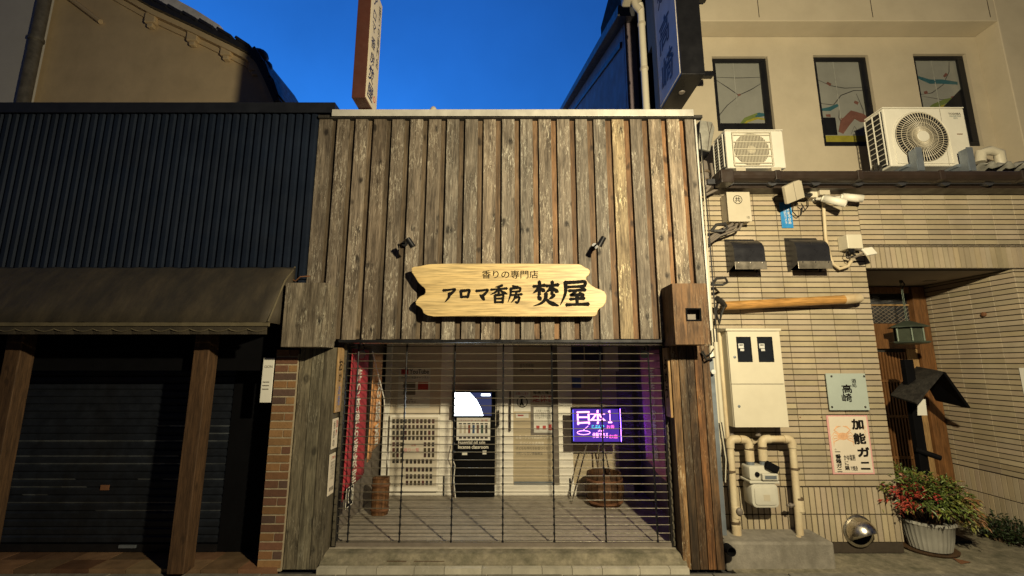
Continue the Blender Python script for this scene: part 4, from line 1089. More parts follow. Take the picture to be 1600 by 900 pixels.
# upper storey
YU = 1.0
ux0, ux1, uzt = P(1030,150,YU).x, P(1523,53,YU).x, P(1300,58,YU).z
wins = [(1112,1199,88,204), (1270,1356,86,228), (1426,1509,84,227)]
wx = [(P(a,c,YU).x, P((a+b)/2,c,YU).z, P(b,c,YU).x) for a,b,c,d in wins]
holes = []
for (a,b,c,d) in wins:
    holes.append((P(a,c,YU).x+.0, P(b,c,YU).x, P((a+b)/2,c,YU).z))
wz0 = 4.235
w0b = P(1165,204,YU).z
m = MB(); xs = [ux0]
for i,(a,b,zt) in enumerate(holes):
    zb = w0b - .0 if i == 0 else wz0
    zb = wz0 if i else 4.43
    m.box(xs[-1], a, YU, YU+.15, 3.2, uzt); m.box(a, b, YU, YU+.15, zt, uzt); m.box(a, b, YU, YU+.15, 3.2, zb)
    xs.append(b)
m.box(xs[-1], ux1, YU, YU+.15, 3.2, uzt)
m.build('upper_wall', M['stucco'], rb)
YF = .74
m = MB(); fz = uzt + .004
m.box(ux0, ux1, YF, YU+.3, fz, fz+2.5); m.box(ux1+.001, 8.5, YF, YU+.3, 3.2, fz+2.5)
m.build('upper_wall', M['stucco'], rb, bevel=.008)
m = MB()
for px in (1185, 1362, 1545): xx = P(px,15,YF).x; m.box(xx-.004, xx+.004, YF-.002, YF+.002, fz+.05, fz+2.4)
m.build('expansion_joint', M['grout'], rb)
m = MB(); m.box(ux0, 8, YU+.5, YU+3, 3.0, 8.4); m.build('wall_behind', M['black'], rb)
arts = [
 [('lead',.005,[(0,.78),(.5,.77),(1,.78)]),('lead',.006,[(0,.74),(.25,.62),(.48,.50),(.75,.58),(1,.68)]),('lead',.005,[(.5,.5),(.2,.34),(.02,.2),(.0,.12)]),('glassgreen',.016,[(.42,.02),(.58,.13),(.85,.2),(1,.2)]),('glassyel',.010,[(.45,.02),(.62,.10),(.85,.15),(1,.13)]),('glassteal',.020,[(.7,.17),(.9,.2),(1,.2)]),('glassred',.014,[(.46,.5),(.52,.51)])],
 [('lead',.005,[(0,.78),(.3,.70),(.6,.67),(1,.68)]),('lead',.006,[(.0,.48),(.3,.46),(.5,.58),(.8,.64),(1,.64)]),('glassteal',.018,[(0,.40),(.2,.41),(.4,.46)]),('glassred',.040,[(.38,.12),(.5,.24),(.7,.34),(.9,.30),(1,.28)]),('glassred',.020,[(.1,.33),(.2,.33)]),('glassred',.022,[(.78,.50),(.86,.48)]),('lead',.005,[(.85,.6),(.95,.4),(.93,.25)]),('lead',.004,[(.42,.42),(.38,.3),(.45,.2)]),('glassred',.02,[(.42,.3),(.5,.2)]),('lead',.004,[(.6,.1),(.7,.2),(.8,.1)]),('glassred',.02,[(.22,.74),(.3,.71)])],
 [('glassteal',.020,[(.02,.80),(.3,.74),(.6,.74),(.95,.72)]),('lead',.005,[(.02,.58),(.3,.60),(.6,.70),(.8,.86),(.85,.99)]),('glassred',.018,[(.66,.80),(.74,.84)]),('glassgreen',.020,[(.05,.36),(.3,.44),(.6,.50),(.9,.54)]),('glassyel',.012,[(.1,.34),(.4,.42),(.8,.48)]),('lead',.004,[(.05,.56),(.5,.52),(.95,.53)]),('glassred',.022,[(.12,.60),(.2,.61)]),('glassred',.022,[(.74,.54),(.86,.55)])]]
for i,(a,b,zt) in enumerate(holes):
    zb = 4.43 if i == 0 else wz0
    w = MB(); fw = .055; y0, y1 = YU+.035, YU+.085
    w.box(a+.004,b-.004,y0,y1,zt-fw,zt-.003); w.box(a+.004,b-.004,y0,y1,zb+.003,zb+fw+(.07 if i==0 else .02)); w.box(a+.004,a+fw,y0,y1,zb+fw+(.071 if i==0 else .021),zt-fw-.001); w.box(b-fw*1.5,b-.004,y0,y1,zb+fw+(.071 if i==0 else .021),zt-fw-.001)
    W = w.build('window', M['winframe'], rb, bevel=.003)
    gx0,gx1,gz0,gz1 = a+fw,b-fw*1.5,zb+fw+.02,zt-fw
    m = MB(); m.box(gx0-.01,gx1+.01,YU+.06,YU+.065,gz0-.01,gz1+.01); m.build('pane', M['winpane'], W)
    m = MB(); xx = gx0+(gx1-gx0)*.42; m.box(xx-.004,xx+.004,YU+.056,YU+.0595,gz0+.3,gz1); m.build('curtain_fold', M['winfold'], W)
    for mt,r_,pts in arts[i]:
        vs = []; n = len(pts)
        P3 = [Vector((gx0+(gx1-gx0)*u, YU+.052, gz0+(gz1-gz0)*v)) for u,v in pts]
        m = MB(); m.tube(P3, [r_*(.5 if mt=='lead' else .9)]+[r_*(1 if mt=='lead' else 1.7)]*(n-2)+[r_*(.6 if mt=='lead' else 1.1)], 6)
        for q in m.v: q.y = YU+.0585+(q.y-YU-.052)*.08
        m.build('leaded_line' if mt == 'lead' else 'coloured_glass', M[mt], W)
    if i == 1:
        m = MB(); m.box(gx0,gx1,YU+.052,YU+.0575,gz0+.005,gz0+.09); m.build('coloured_glass', M['glassyel'], W)
        m = MB(); m.box(gx0,gx0+.16,YU+.052,YU+.0575,gz0+.10,gz0+.33); m.build('dark_glass', M['winframe'], W)
    if i == 2:
        m = MB(); m.add([Vector((x_,YU+.0555,z_)) for x_,z_ in ((gx0,gz0),(gx1,gz0),(gx1,gz0+.72),(gx0+.25,gz0+.46),(gx0,gz0+.40))], [(0,1,2,3,4)]); m.build('dark_glass', M['winframe'], W)
# little tiled roof and gutter
m = MB(); rs = 22
m.prism([(1.90,.12,3.43),(1.90,YU-.002,3.62),(1.90,YU-.002,3.50),(1.90,.12,3.38)], (6.5,0,0))
lr = m.build('lean_to_roof', M['rooftile'], rb)
m = MB(); x = 2.10
while x < 8.0:
    m.tube([(x,.10,3.41),(x,YU-.01,3.60)], .055, 12); x += .42
m.build('roll_tiles', M['rooftile'], lr, smooth=True)
gt, gb = P(1300,266.5,.02).z, P(1300,281.5,.05).z
m = MB(); gpr = [(.16,gt),(.03,gt),(.02,gt-.012),(.02,gt-.045),(.035,gt-.07),(.06,gb),(.16,gb)]
m.prism([(1.97,a,b) for a,b in gpr], (6.5,0,0)); gu = m.build('gutter', M['gutterbrown'], rb)
x = 2.5
while x < 7.5:
    m = MB(); m.box(x,x+.05,.012,.165,gb-.005,gt+.005); m.build('gutter_joint', M['gutterbrown'], gu, bevel=.006); x += .78
m = MB(); m.box(1.80,8.2,.17,YT+.012,gb-.03,gb+.03); m.build('eave_strip', M['gutterbrown'], rb)
et = P(1300,284.5,.19).z
m = MB(); m.box(1.80,8.2,.175,.205,et-.022,et); m.box(1.80,8.2,.206,YT+.012,et-.012,et-.002); m.build('eave_trim', M['box_beige'], rb)
m = MB(); m.box(1.975,2.10,.0,.15,gb-.04,gt+.008); m.build('gutter_outlet', M['gutterbrown'], gu, bevel=.01)

# ================================================================== THINGS ON THE RIGHT BUILDING
t = thing('hanging_sign', (1.83, .42, 4.55), 'large black sign box with pale face and dark brush characters hanging above the lane', 'sign')
m = MB(); m.box(1.714, 1.954, .10, .75, 4.545, 6.4); m.build('case', M['blackmetal'], t, bevel=.006)
m = MB(); m.box(1.7085, 1.7135, .125, .725, 4.575, 6.37); m.build('face', M['bluesign'], t)
def vtext(ch, px0, px1, py0, py1, **k):                      # on the sign's side face
    def on(px, py):                                          # where the sight line meets the plane X = 1.7085
        a = (px-800)/FPX; b = (450-py)/FPX; tt = 1.706/a
        return Vector((1.706, CAM_Y + (_c-b*_s)*tt, CAM_Z + (_s+b*_c)*tt))
    A, B = on(px0,(py0+py1)/2), on(px1,(py0+py1)/2)
    z1, z0 = on((px0+px1)/2,py0).z, on((px0+px1)/2,py1).z
    text(ch, (1.706,A.y,z1), (0,B.y-A.y,0), (0,0,z0-z1), M['navyink'], 'lettering', t, **k)
vtext('高', 1029, 1047, 24, 74, bold=.02, brush=.3, shear=.15); vtext('崎', 1033, 1053, 80, 132, bold=.02, brush=.3, shear=.15)
vtext('処', 1026, 1040, -30, 6, bold=.02, brush=.3)
for z_ in (4.9, 5.9): m = MB(); m.box(1.955, 2.3, .62, .68, z_, z_+.06); m.build('bracket', M['blackmetal'], t)
m = MB(); m.lathe((1.83,.40,4.535), [(.03,0),(.035,.009)], 12); m.build('drain_plug', M['greycable'], t)

def ac_unit(px0, px1, py0, py1, Y, D, label, kind):
    zc = P((px0+px1)/2, py1, Y).z; x0, x1 = P(px0,(py0+py1)/2,Y).x, P(px1,(py0+py1)/2,Y).x; z1 = P((px0+px1)/2, py0, Y).z
    t = thing('air_conditioner', ((x0+x1)/2, Y+D/2, zc), label, 'air conditioner', 'outdoor air conditioner units on the low roof')
    m = MB(); m.box(x0, x1, Y, Y+D, zc+.012, z1); body = m.build('casing', M['white_paint'], t, bevel=.012)
    m = MB(); m.box(x0-.004, x1+.004, Y-.004, Y+D+.004, z1+.001, z1+.012); m.build('top_cover', M['white_paint'], t, bevel=.004)
    W = x1-x0; H = z1-zc
    r = H*.42 if kind == 'grid' else H*.41
    cx, cz = x0+W*(.43 if kind == 'grid' else .42), zc+H*.50
    m = MB(); m.lathe((cx,Y-.002,cz), [(r,-.001),(r,.0)], 40, 'y'); fo = m.build('fan_opening', M['inkgrey'] if kind == 'grid' else M['blackmetal'], t)
    m = MB()
    if kind == 'grid':
        for k in range(24):
            xx = -r + 2*r*(k+.5)/24; hh = math.sqrt(max(0,r*r-xx*xx)); m.tube([(cx+xx,Y-.012,cz-hh),(cx+xx,Y-.012,cz+hh)], .0035, 4)
        for k in range(5): zz = zc+H*(.14+.18*k); m.tube([(cx-r*1.08,Y-.018,zz),(cx+r*1.08,Y-.018,zz)], .005, 5)
        m.tube([(cx-r*1.08,Y-.015,zc+.03),(cx-r*1.08,Y-.015,z1-.03),(cx+r*1.12,Y-.015,z1-.03),(cx+r*1.12,Y-.015,zc+.03),(cx-r*1.08,Y-.015,zc+.03)], .007, 6)
        m.build('fan_grille', M['cream_paint'], t)
        m = MB(); m.box(x0+W*.79,x0+W*.793,Y-.0015,Y-.0005,zc+.03,z1-.01); m.build('panel_seam', M['inkgrey'], t)
        m = MB(); m.lathe((cx,Y-.006,cz), [(.03,-.001),(.045,.003)], 18, 'y'); m.build('hub', M['box_beige'], t)
    else:
        for k in range(56):
            a = 2*math.pi*k/56; a2 = a+.16
            m.tube([(cx+.055*math.cos(a),Y-.014,cz+.055*math.sin(a)),(cx+r*.55*math.cos(a+.07),Y-.020,cz+r*.55*math.sin(a+.07)),(cx+r*math.cos(a2),Y-.010,cz+r*math.sin(a2))], .0034, 4)
        for f in (.4,.6,.8,1.0): m.tube([(cx+r*f*math.cos(k*.1571),Y-.017+.005*f,cz+r*f*math.sin(k*.1571)) for k in range(41)], .003, 4)
        m.build('fan_grille', M['box_beige'], t)
        m = MB(); m.lathe((cx,Y-.028,cz), [(.054,.014),(.062,.008),(.058,0),(.001,-.001)], 28, 'y'); m.build('hub', M['white_paint'], t, smooth=True)
        pts = [(cx-r*1.07,Y-.004,zc+H*.06),(cx-r*1.07,Y-.004,cz)]+[(cx+r*1.07*math.cos(a),Y-.004,cz+r*1.07*math.sin(a)) for a in [math.pi-k*.2618 for k in range(13)]]+[(cx+r*1.07,Y-.004,zc+H*.06),(cx-r*1.07,Y-.004,zc+H*.06)]
        m = MB(); m.tube(pts, .006, 5); m.build('grille_rim', M['white_paint'], t)
        m = MB(); m.box(x0+W*.70,x0+W*.704,Y-.0015,Y-.0005,zc+.02,z1-.01); m.build('panel_seam', M['inkgrey'], t)
        text('TOSHIBA', (x0+W*.80,Y-.002,z1-.055), (W*.15,0,0), (0,0,-.022), M['ink'], 'lettering', t, bold=.02)
        text('INVERTER\nR32', (x0+W*.81,Y-.002,z1-.085), (W*.14,0,0), (0,0,-.04), M['glassteal'], 'lettering', t)
        m = MB(); m.box(x0+W*.86,x0+W*.93,Y-.003,Y-.001,cz+.03,cz+.04); m.build('rating_label', M['rust'], t)
    m = MB(); n = 11
    for k in range(n): zz = zc+.05+(H-.09)*k/(n-1); m.tube([(x0-.022,Y+.02,zz),(x0-.022,Y+D-.02,zz)], .004, 4)
    for yy in (Y+.02,Y+D*.5,Y+D-.02): m.tube([(x0-.022,yy,zc+.03),(x0-.022,yy,z1-.03)], .006, 5)
    m.build('side_guard', M['white_paint'], t)
    m = MB(); m.box(x0-.006,x0-.001,Y+.02,Y+D-.02,zc+.03,z1-.03); m.build('coil', M['blackmetal'], t)
    for fx in (.2,.8):
        xx = x0+W*fx
        if kind == 'fan':
            m = MB(); m.box(xx-.035,xx-.027,Y-.13,Y+.2,zc-.10,zc+.010); m.box(xx-.0265,xx+.035,Y-.136,Y-.128,zc-.10,zc+.15); m.box(xx-.0265,xx-.0185,Y-.128,Y-.05,zc+.0,zc+.14); m.box(xx-.06,xx+.06,Y-.05,Y+D,zc-.02,zc+.008); m.build('foot_bracket', M['greymetal'], t)
        else:
            m = MB(); m.box(xx-.05,xx+.05,Y-.02,Y+D+.02,zc-.03,zc+.010); m.build('foot_bracket', M['box_beige'], t)
    return t
ac_unit(1135, 1226, 204, 264, .40, .25, 'smaller cream air conditioner with square wire fan guard under the left window', 'grid')
ac_unit(1386, 1514, 169, 261, .35, .24, 'larger cream air conditioner with round swirled fan guard on blue grey feet', 'fan')
# things on the low roof
m = MB(); c = P(1545,247,.6); m.tube([c+Vector((-.10,0,-.05)), c+Vector((-.08,0,.06)), c+Vector((0,-.02,.08)), c+Vector((.10,-.02,.05)), c+Vector((.12,0,-.08))], .05, 10)
single(m, 'wrapped_hose', M['cream_paint'], c+Vector((0,0,-.1)), 'cream wrapped hose bend beside the larger air conditioner', 'pipe', smooth=True)
m = MB(); c = P(1573,263,.3); vs = []; n=16; q=5
for i in range(n+1):
    for j in range(q+1): vs.append((c.x-.28+.56*i/n+.3*(i>n)*0, .22+.3*j/q, c.z+.01+.03*math.sin(i*1.3+j)+.012*math.sin(i*3.7+j*2)))
m.add(vs, [(i*(q+1)+j,i*(q+1)+j+1,(i+1)*(q+1)+j+1,(i+1)*(q+1)+j) for i in range(n) for j in range(q)])
o = single(m, 'crumpled_sheet', M['silverbag'], c, 'crumpled pale sheet lying along the gutter at the far right of the low roof', 'sheet', smooth=True)
so = o.modifiers.new('thickness','SOLIDIFY'); so.thickness = .006
m = MB(); 
for px in (1366,1373): m.tube([P(px-6,205,.9), P(px,240,.8), P(px+3,266,.35)], .016, 8)
single(m, 'pipe_run', M['cable'], P(1372,266,.5), 'pair of dark pipes rising between the middle window and the larger air conditioner', 'pipe', smooth=True)

# wrapped fixture at the shop's top right corner
t = thing('wrapped_fixture', P(1105,238,.30), 'fixture bundled in grey sheeting at the top right corner of the wooden shop', 'wrapped box')
a = [P(1094,187,.28),P(1113,190,.28),P(1117,200,.30),P(1110,236,.28),P(1091,232,.26)]
m = MB(); m.prism(a, (.02,.2,0)); o = m.build('wrapping', M['silverbag'], t, bevel=.012, smooth=True)
m = MB(); m.prism([P(1092,234,.27),P(1109,238,.29),P(1094,246,.30)], (.02,.16,0)); m.prism([P(1086,197,.29),P(1093,189,.29),P(1090,230,.27)], (0,.16,0)); m.build('open_side', M['black'], t)
m = MB(); m.tube([P(1105,190,.275), P(1109,210,.272), P(1113,193,.275)], .004, 5); m.tube([P(1109,210,.272), P(1106,234,.27)], .003, 5); m.build('tie', M['greycable'], t)
# grey fat conduit elbow
t = thing('conduit_bend', P(1102,300,.2), 'fat grey brown conduit bend below the wrapped fixture', 'conduit')
m = MB(); m.tube([P(1100,254,.24),P(1099,262,.22),P(1100,280,.2),P(1101,290,.2),P(1103,296,.22)], [.03,.045,.05,.05,.04], 14); m.build('bend', M['greycable'], t, smooth=True)
m = MB()
for py in (270,283): c=P(1099.5,py,.205); m.lathe((c.x,c.y,c.z), [(.05,-.012),(.056,-.01),(.056,.01),(.05,.012)], 16)
m.build('ring', M['strap'], t)
m = MB(); m.tube([P(1111,256,.24),P(1114,275,.2),P(1109,292,.18),P(1098,304,.16)], .014, 8); m.build('flexible_hose', M['greycable'], t, smooth=True)
m = MB(); m.tube([P(1128,284,.2),P(1127,292,.2),P(1118,297,.2),P(1100,306,.17)], .014, 8); m.build('flexible_hose', M['greycable'], t, smooth=True)

# white metal edge strip and cables running down the shop corner
m = MB(); m.box(1.757,1.772,-.01,.05,1.95,3.98); single(m,'corner_flashing',M['cap_white'],(1.80,.02,1.95),'thin pale metal strip down the right corner of the wooden shop','trim')
ca = thing('cable_bundle', (1.85,.05,1.9), 'bundle of pale and dark cables running down the right corner of the wooden shop', 'cables')
for k,(dx,mt,ph,rr) in enumerate(((.0,'cream_paint',0,.007),(.016,'cable',1.2,.008),(.03,'cream_paint',2.5,.006),(.042,'cable',4,.006))):
    m = MB(); m.tube([(1.782+dx*.8+.008*math.sin(ph+z*3.1+k), .02+.015*math.sin(z*2+k), 1.85+z*2.0) for z in [q/14 for q in range(15)]], rr, 6); m.build('cable', M[mt], ca, smooth=True)
for py,rr in ((352,.03),(436,.026)):
    m = MB(); c = P(1118,py,.1); m.tube([c+Vector((-.05,0,-.06)), c+Vector((.0,-.02,0)), c+Vector((.08,-.02,.01)), c+Vector((.11,0,-.03)), c+Vector((.07,.02,-.05)), c+Vector((-.02,.02,-.05))], rr*.5, 7)
    m.build('cable_loop', M['cable'], ca, smooth=True)
m = MB()
for k in range(3): m.tube([P(1145+8*k,345,.26),P(1143+6*k,352+k*3,.22),P(1125,360+k*4,.18),P(1108,374+k*3,.1)], .016-.002*k, 8)
m.build('flexible_hose', M['greycable'], ca, smooth=True)
m = MB(); c = P(1126,480,.16); m.tube([c+Vector((.03,0,.02)),c+Vector((-.03,-.02,.05)),c+Vector((-.05,0,-.05)),c+Vector((-.02,0,-.15)),c+Vector((0,0,-.06)),c+Vector((.03,0,0))], .012, 7); m.tube([P(1120,466,.1),P(1128,472,.14),P(1132,478,.2)], .026, 8); m.build('cable_loop', M['cable'], ca, smooth=True)
m = MB(); m.tube([P(1098,548,-.02),P(1102,556,-.05),P(1110,553,-.03),P(1115,545,0)], .006, 6); m.tube([P(1096,550,-.02),P(1104,562,-.06),P(1116,558,0)], .009,6); m.build('cable_loop', M['cable'], ca, smooth=True)

# junction box with a ringed character
t = thing('junction_box', P(1158,346,.24), 'beige cable junction box with a ringed character above the left vent hood', 'junction box')
m = MB(); x0,x1,z0,z1 = P(1137,325,.2).x,P(1172,325,.2).x,P(1155,346,.2).z,P(1155,301,.2).z; m.box(x0,x1,.20,.335,z0,z1); m.build('body', M['box_beige'], t, bevel=.008)
m = MB(); m.box(x0-.004,x1+.004,.19,.1985,z0-.004,z1+.004); m.build('cover', M['box_beige'], t, bevel=.003)
cx,cz = (x0+x1)/2-.01,z0+(z1-z0)*.74; m = MB(); m.tube([(cx+.042*math.cos(k*.2618),.1885,cz+.042*math.sin(k*.2618)) for k in range(25)], .003, 4); m.build('ring', M['ink'], t)
text('共', (cx-.028,.188,cz+.028), (.056,0,0), (0,0,-.056), M['ink'], 'lettering', t, bold=.01)
text('10', (x1-.045,.188,z0+.05), (.025,0,0), (0,0,-.025), M['ink'], 'lettering', t)
# vent hoods
def hood(px0, px1, py0, py1, label):
    Dp = .17; xb0, xb1 = P(px0,395,YT-Dp).x, P(px1,395,YT-Dp).x
    z1 = P((px0+px1)/2, py0+6, YT).z; zf = P((px0+px1)/2, py1, YT-Dp).z
    t = thing('vent_hood', ((xb0+xb1)/2, YT-.09, zf), label, 'vent hood', 'curved black vent hoods on the tiled wall')
    pr = [(YT-.0005,z1)]; Rr = Dp; n=10; hc = z1-.155
    for k in range(1,n+1): a = math.pi/2*k/n; pr.append((YT-Dp*math.sin(a), hc+.126*math.cos(a)))
    pr += [(YT-Dp, zf+.06)]
    m = MB(); out = [(xb0,y,z) for y,z in pr]; inn=[(xb0,YT-max(0,(YT-y)-.006),z-.004) for y,z in pr][::-1]
    for xa_ in (xb0, xb1-.006): m.prism([(xa_,y,z) for y,z in pr]+[(xa_,YT-.0005,zf+.02),(xa_,YT-.02,zf+.01)] if False else [(xa_,y,z) for y,z in pr]+[(xa_,YT-.0005,zf+.0)], (.006,0,0))
    n = len(pr); m.add([(x,y,z) for x in (xb0+.0065,xb1-.0065) for y,z in pr]+[(x,min(y+.006,YT),z-.004) for x in (xb0+.0065,xb1-.0065) for y,z in pr], [(i,i+1,n+i+1,n+i) for i in range(n-1)]+[(2*n+i,2*n+i+1,3*n+i+1,3*n+i) for i in range(n-1)])
    m.build('shell', M['hood'], t)
    m = MB(); m.box(xb0-.004,xb1+.004,YT-Dp-.008,YT-Dp-.002,zf,zf+.075); fl = m.build('front_flap', M['hoodflap'], t, bevel=.002)
    m = MB()
    for f in (.12,.5,.88): m.lathe((xb0+(xb1-xb0)*f,YT-Dp-.012,zf+.064), [(.002,-.001),(.008,.0),(.008,.004)], 10, 'y')
    m.build('screw', M['steel'], fl)
    m = MB(); m.box(xb0+.02,xb1-.02,YT-.006,YT-.001,zf+.02,z1-.03); m.build('duct_opening', M['black'], t)
hood(1147, 1195, 368, 421, 'left curved black vent hood below the junction box')
hood(1245, 1297, 366, 420, 'right curved black vent hood below the blue plate')
# blue plate
t = thing('address_plate', P(1230,355,YT), 'narrow blue plate with two columns of white characters on the tiles', 'plate')
m = MB(); bpx(m, 1220, 316, 1238, 356, YT-.012, .008); m.build('plate', M['bluepl'], t, bevel=.002)
text_px('防\n犯\nカ\nメ\nラ', 1225, 326, 1229.5, 350, YT-.014, M['paperwhite'], 'lettering', t); text_px('作\n動\n中\n録\n画', 1231, 326, 1235.5, 350, YT-.014, M['paperwhite'], 'lettering', t)
# flat panel (floodlight seen from behind)
t = thing('flood_light', P(1243,320,.2), 'flat square beige floodlight tilted down beside the blue plate', 'floodlight')
A,B,C_,D_ = P(1226,292,.02),P(1252,279.5,.06),P(1258,308,.14),P(1231,319,.10)
nrm = (B-A).cross(D_-A).normalized(); nrm = nrm if nrm.y > 0 else -nrm
m = MB(); m.prism([A,B,C_,D_], nrm*.035); m.build('panel', M['box_beige'], t, bevel=.005)
m = MB(); mid=(A+B)/2; mid2=(C_+D_)/2; m.tube([mid-nrm*.001, mid2-nrm*.001], .0025, 4); m.build('seam', M['inkgrey'], t)
m = MB(); c=(A+B+C_+D_)/4+nrm*.06; m.tube([c, P(1262,306,.22), P(1268,304,.30)], .022, 8); m.build('arm', M['blackmetal'], t, smooth=True)
m = MB(); m.tube([P(1240,318,.2),P(1238,330,.26),P(1246,339,.3),P(1252,335,.31),P(1254,322,.3)], .005, 6); m.tube([P(1252,318,.24),P(1258,328,.28),P(1263,322,.3),P(1262,312,.3)], .005, 6); m.build('cord', M['cable'], t, smooth=True)
m = MB(); c = P(1268,303,.30); m.box(c.x-.035,c.x+.035,.26,YT-.005,c.z-.05,c.z+.05); m.build('wall_mount', M['cream_paint'], t, bevel=.006)
t = thing('camera_box', P(1283,305,.28), 'small square grey beige connection box above the twin security cameras', 'junction box')
m = MB(); bpx(m, 1281, 290, 1297, 304, .22, .118); m.build('body', M['box_beige'], t, bevel=.006)
def bullet(p0, p1, r, label):
    t = thing('security_camera', (p0+p1)/2, label, 'security camera', 'white bullet cameras on the tiled wall')
    d = (p1-p0).normalized()
    m = MB(); m.tube([p0, p0+d*.004, p1-d*.03, p1-d*.028, p1], [r*.7,r*.92,r,r*1.0,r*.9], 18); m.build('body', M['white_paint'], t, smooth=True)
    up = Vector((0,0,1))
    m = MB(); m.M = Matrix.Translation(Vector((0,0,.006))); m.tube([p0+d*.02, p1+d*.022], [r*1.07,r*1.10], 18, cap=False)
    hood_ = m.build('sun_shield', M['white_paint'], t, smooth=True); so=hood_.modifiers.new('thickness','SOLIDIFY'); so.thickness=.003
    m = MB(); m.tube([p1+d*.001, p1+d*.004], [r*.82,r*.80], 16); m.build('lens', M['darkglass'], t, smooth=True)
    q = P(1276,310,YT-.02)
    m = MB(); m.tube([p0+d*.02, p0-d*.02+Vector((0,.03,0)), q], .016, 8); m.build('arm', M['white_paint'], t, smooth=True)
    m = MB(); m.lathe((q.x,q.y-.012,q.z), [(.045,.03),(.045,.008),(.035,0)], 18, 'y'); m.build('base', M['white_paint'], t, smooth=True)
bullet(P(1284,310,.20), P(1318,318,.10), .034, 'nearer white bullet camera pointing down right toward the lane')
bullet(P(1312,308,.26), P(1344,311,.21), .034, 'farther white bullet camera pointing right along the tiled wall')
m = MB(); m.tube([P(1297,300.5,.32),(8.0,.32,P(1297,300.5,.32).z-.0)], .012, 8)
single(m,'conduit',M['cream_paint'],P(1450,302,.32),'long thin cream conduit running right below the gutter','conduit',smooth=True)
m = MB(); m.tube([P(1286,306,.31),P(1287,325,.31),P(1290,372,.31),P(1296,398,.31),P(1301,412,.3),P(1312,420,.28),P(1325,416,.28),P(1330,408,.28)], .016, 10)
single(m,'conduit',M['pipe_tape'],P(1290,372,.31),'cream conduit dropping from the twin cameras and curling below the small sensor light','conduit',smooth=True)
# sensor light
t = thing('sensor_light', P(1335,405,.25), 'small cream box with a white square lamp right of the vent hoods', 'sensor light')
m = MB(); bpx(m, 1324, 366, 1348, 388, .21, .125); m.build('box', M['cream_paint'], t, bevel=.006)
m = MB(); m.M = Matrix.Translation(P(1358,393,.12)) @ Matrix.Rotation(R(-25),4,'X') @ Matrix.Rotation(R(-12),4,'Y'); m.box(-.055,.055,-.012,.012,-.042,.042); m.M=None; m.build('lamp', M['white_paint'], t, bevel=.008)
m = MB(); m.tube([P(1330,390,.24),P(1331,396,.22)], [.026,.02], 10); m.build('sensor', M['blackmetal'], t)
m = MB(); m.tube([P(1334,389,.25),P(1342,390,.2),P(1350,393,.14)], .012, 8); m.tube([P(1322,402,.26),P(1335,402,.22),P(1350,396,.14)], .010, 8); m.build('arm', M['greycable'], t, smooth=True)
m = MB(); m.tube([P(1324,388,.24),P(1322,396,.22),P(1327,403,.2),P(1334,400,.2),P(1336,391,.2)], .004, 6); m.build('cord', M['cable'], t, smooth=True)
# wooden pole
t = thing('wooden_pole', P(1240,472,.25), 'orange brown pole with cream end fixed across the tiles', 'pole')
m = MB(); m.tube([P(1131,478,.24),P(1318,468,.24)], .042, 16); m.build('shaft', M['polewood'], t, smooth=True)
a,b = P(1318,468,.24),P(1345,465.5,.24); d=(b-a).normalized()
m = MB(); m.tube([a,a+d*.005,b-d*.02,b], [.044,.047,.046,.036], 16); m.build('end_cap', M['pipe_tape'], t, smooth=True)

# meter cabinet
mx0,mx1,mz0,mz1 = 1.968,2.450,1.103,1.955; MY=.14
t = thing('meter_cabinet', (2.21,.24,mz0), 'tall cream metal meter cabinet with two small dark windows', 'meter cabinet')
m = MB(); m.box(mx0,mx1,MY+.004,YT-.001,mz0,mz1); m.build('body', M['cream_paint'], t, bevel=.006)
m = MB(); m.prism([(mx0-.012,MY-.022,mz1+.001),(mx0-.012,YT-.001,mz1+.001),(mx0-.012,YT-.001,mz1+.045),(mx0-.012,MY-.022,mz1+.022)], (mx1-mx0+.024,0,0)); m.build('rain_cap', M['cream_paint'], t, bevel=.003)
zm = P(1180,600,MY).z
up_ = MB()
wxs = [(P(1151,545,MY).x,P(1172.5,545,MY).x),(P(1183.5,545,MY).x,P(1206,545,MY).x)]; wz1,wz0_ = P(1180,527,MY).z,P(1180,565,MY).z
xs=[mx0+.003]
def frame_panel(mb, x0,x1,z0,z1,holes,y0,y1):
    prev=x0
    for a,b in holes: mb.box(prev,a,y0,y1,wz0_,wz1); prev=b
    mb.box(prev,x1,y0,y1,wz0_,wz1); mb.box(x0,x1,y0,y1,z0,wz0_); mb.box(x0,x1,y0,y1,wz1,z1)
frame_panel(up_, mx0+.003,mx1-.003,zm+.003,mz1-.003,wxs,MY-.012,MY+.003); ud=up_.build('door', M['cream_paint'], t)
for a,b in wxs:
    m = MB(); m.box(a-.001,b+.001,MY-.006,MY-.003,wz0_-.001,wz1+.001); wd=m.build('window', M['darkglass'], ud)
    m = MB(); m.box(a+.014,a+.062,MY-.0095,MY-.0065,wz1-.10,wz1-.058); m.box(a+.028,a+.062,MY-.0095,MY-.0065,wz1-.125,wz1-.105); m.build('meter_dial', M['dial'], wd)
    m = MB(); m.box(a+.022,a+.054,MY-.0115,MY-.010,wz1-.075,wz1-.066); m.build('digits', M['ink'], wd)
    m = MB()
    for q in ((a-.004,a+.003,wz0_-.004,wz1+.004),(b-.003,b+.004,wz0_-.004,wz1+.004),(a+.0035,b-.0035,wz0_-.004,wz0_+.003),(a+.0035,b-.0035,wz1-.003,wz1+.004)): m.box(q[0],q[1],MY-.0145,MY-.0125,q[2],q[3])
    m.build('rim', M['blackmetal'], wd)
m = MB(); m.box(mx0+.003,mx1-.003,MY-.012,MY+.003,mz0+.004,zm-.003); ld=m.build('door', M['cream_paint'], t)
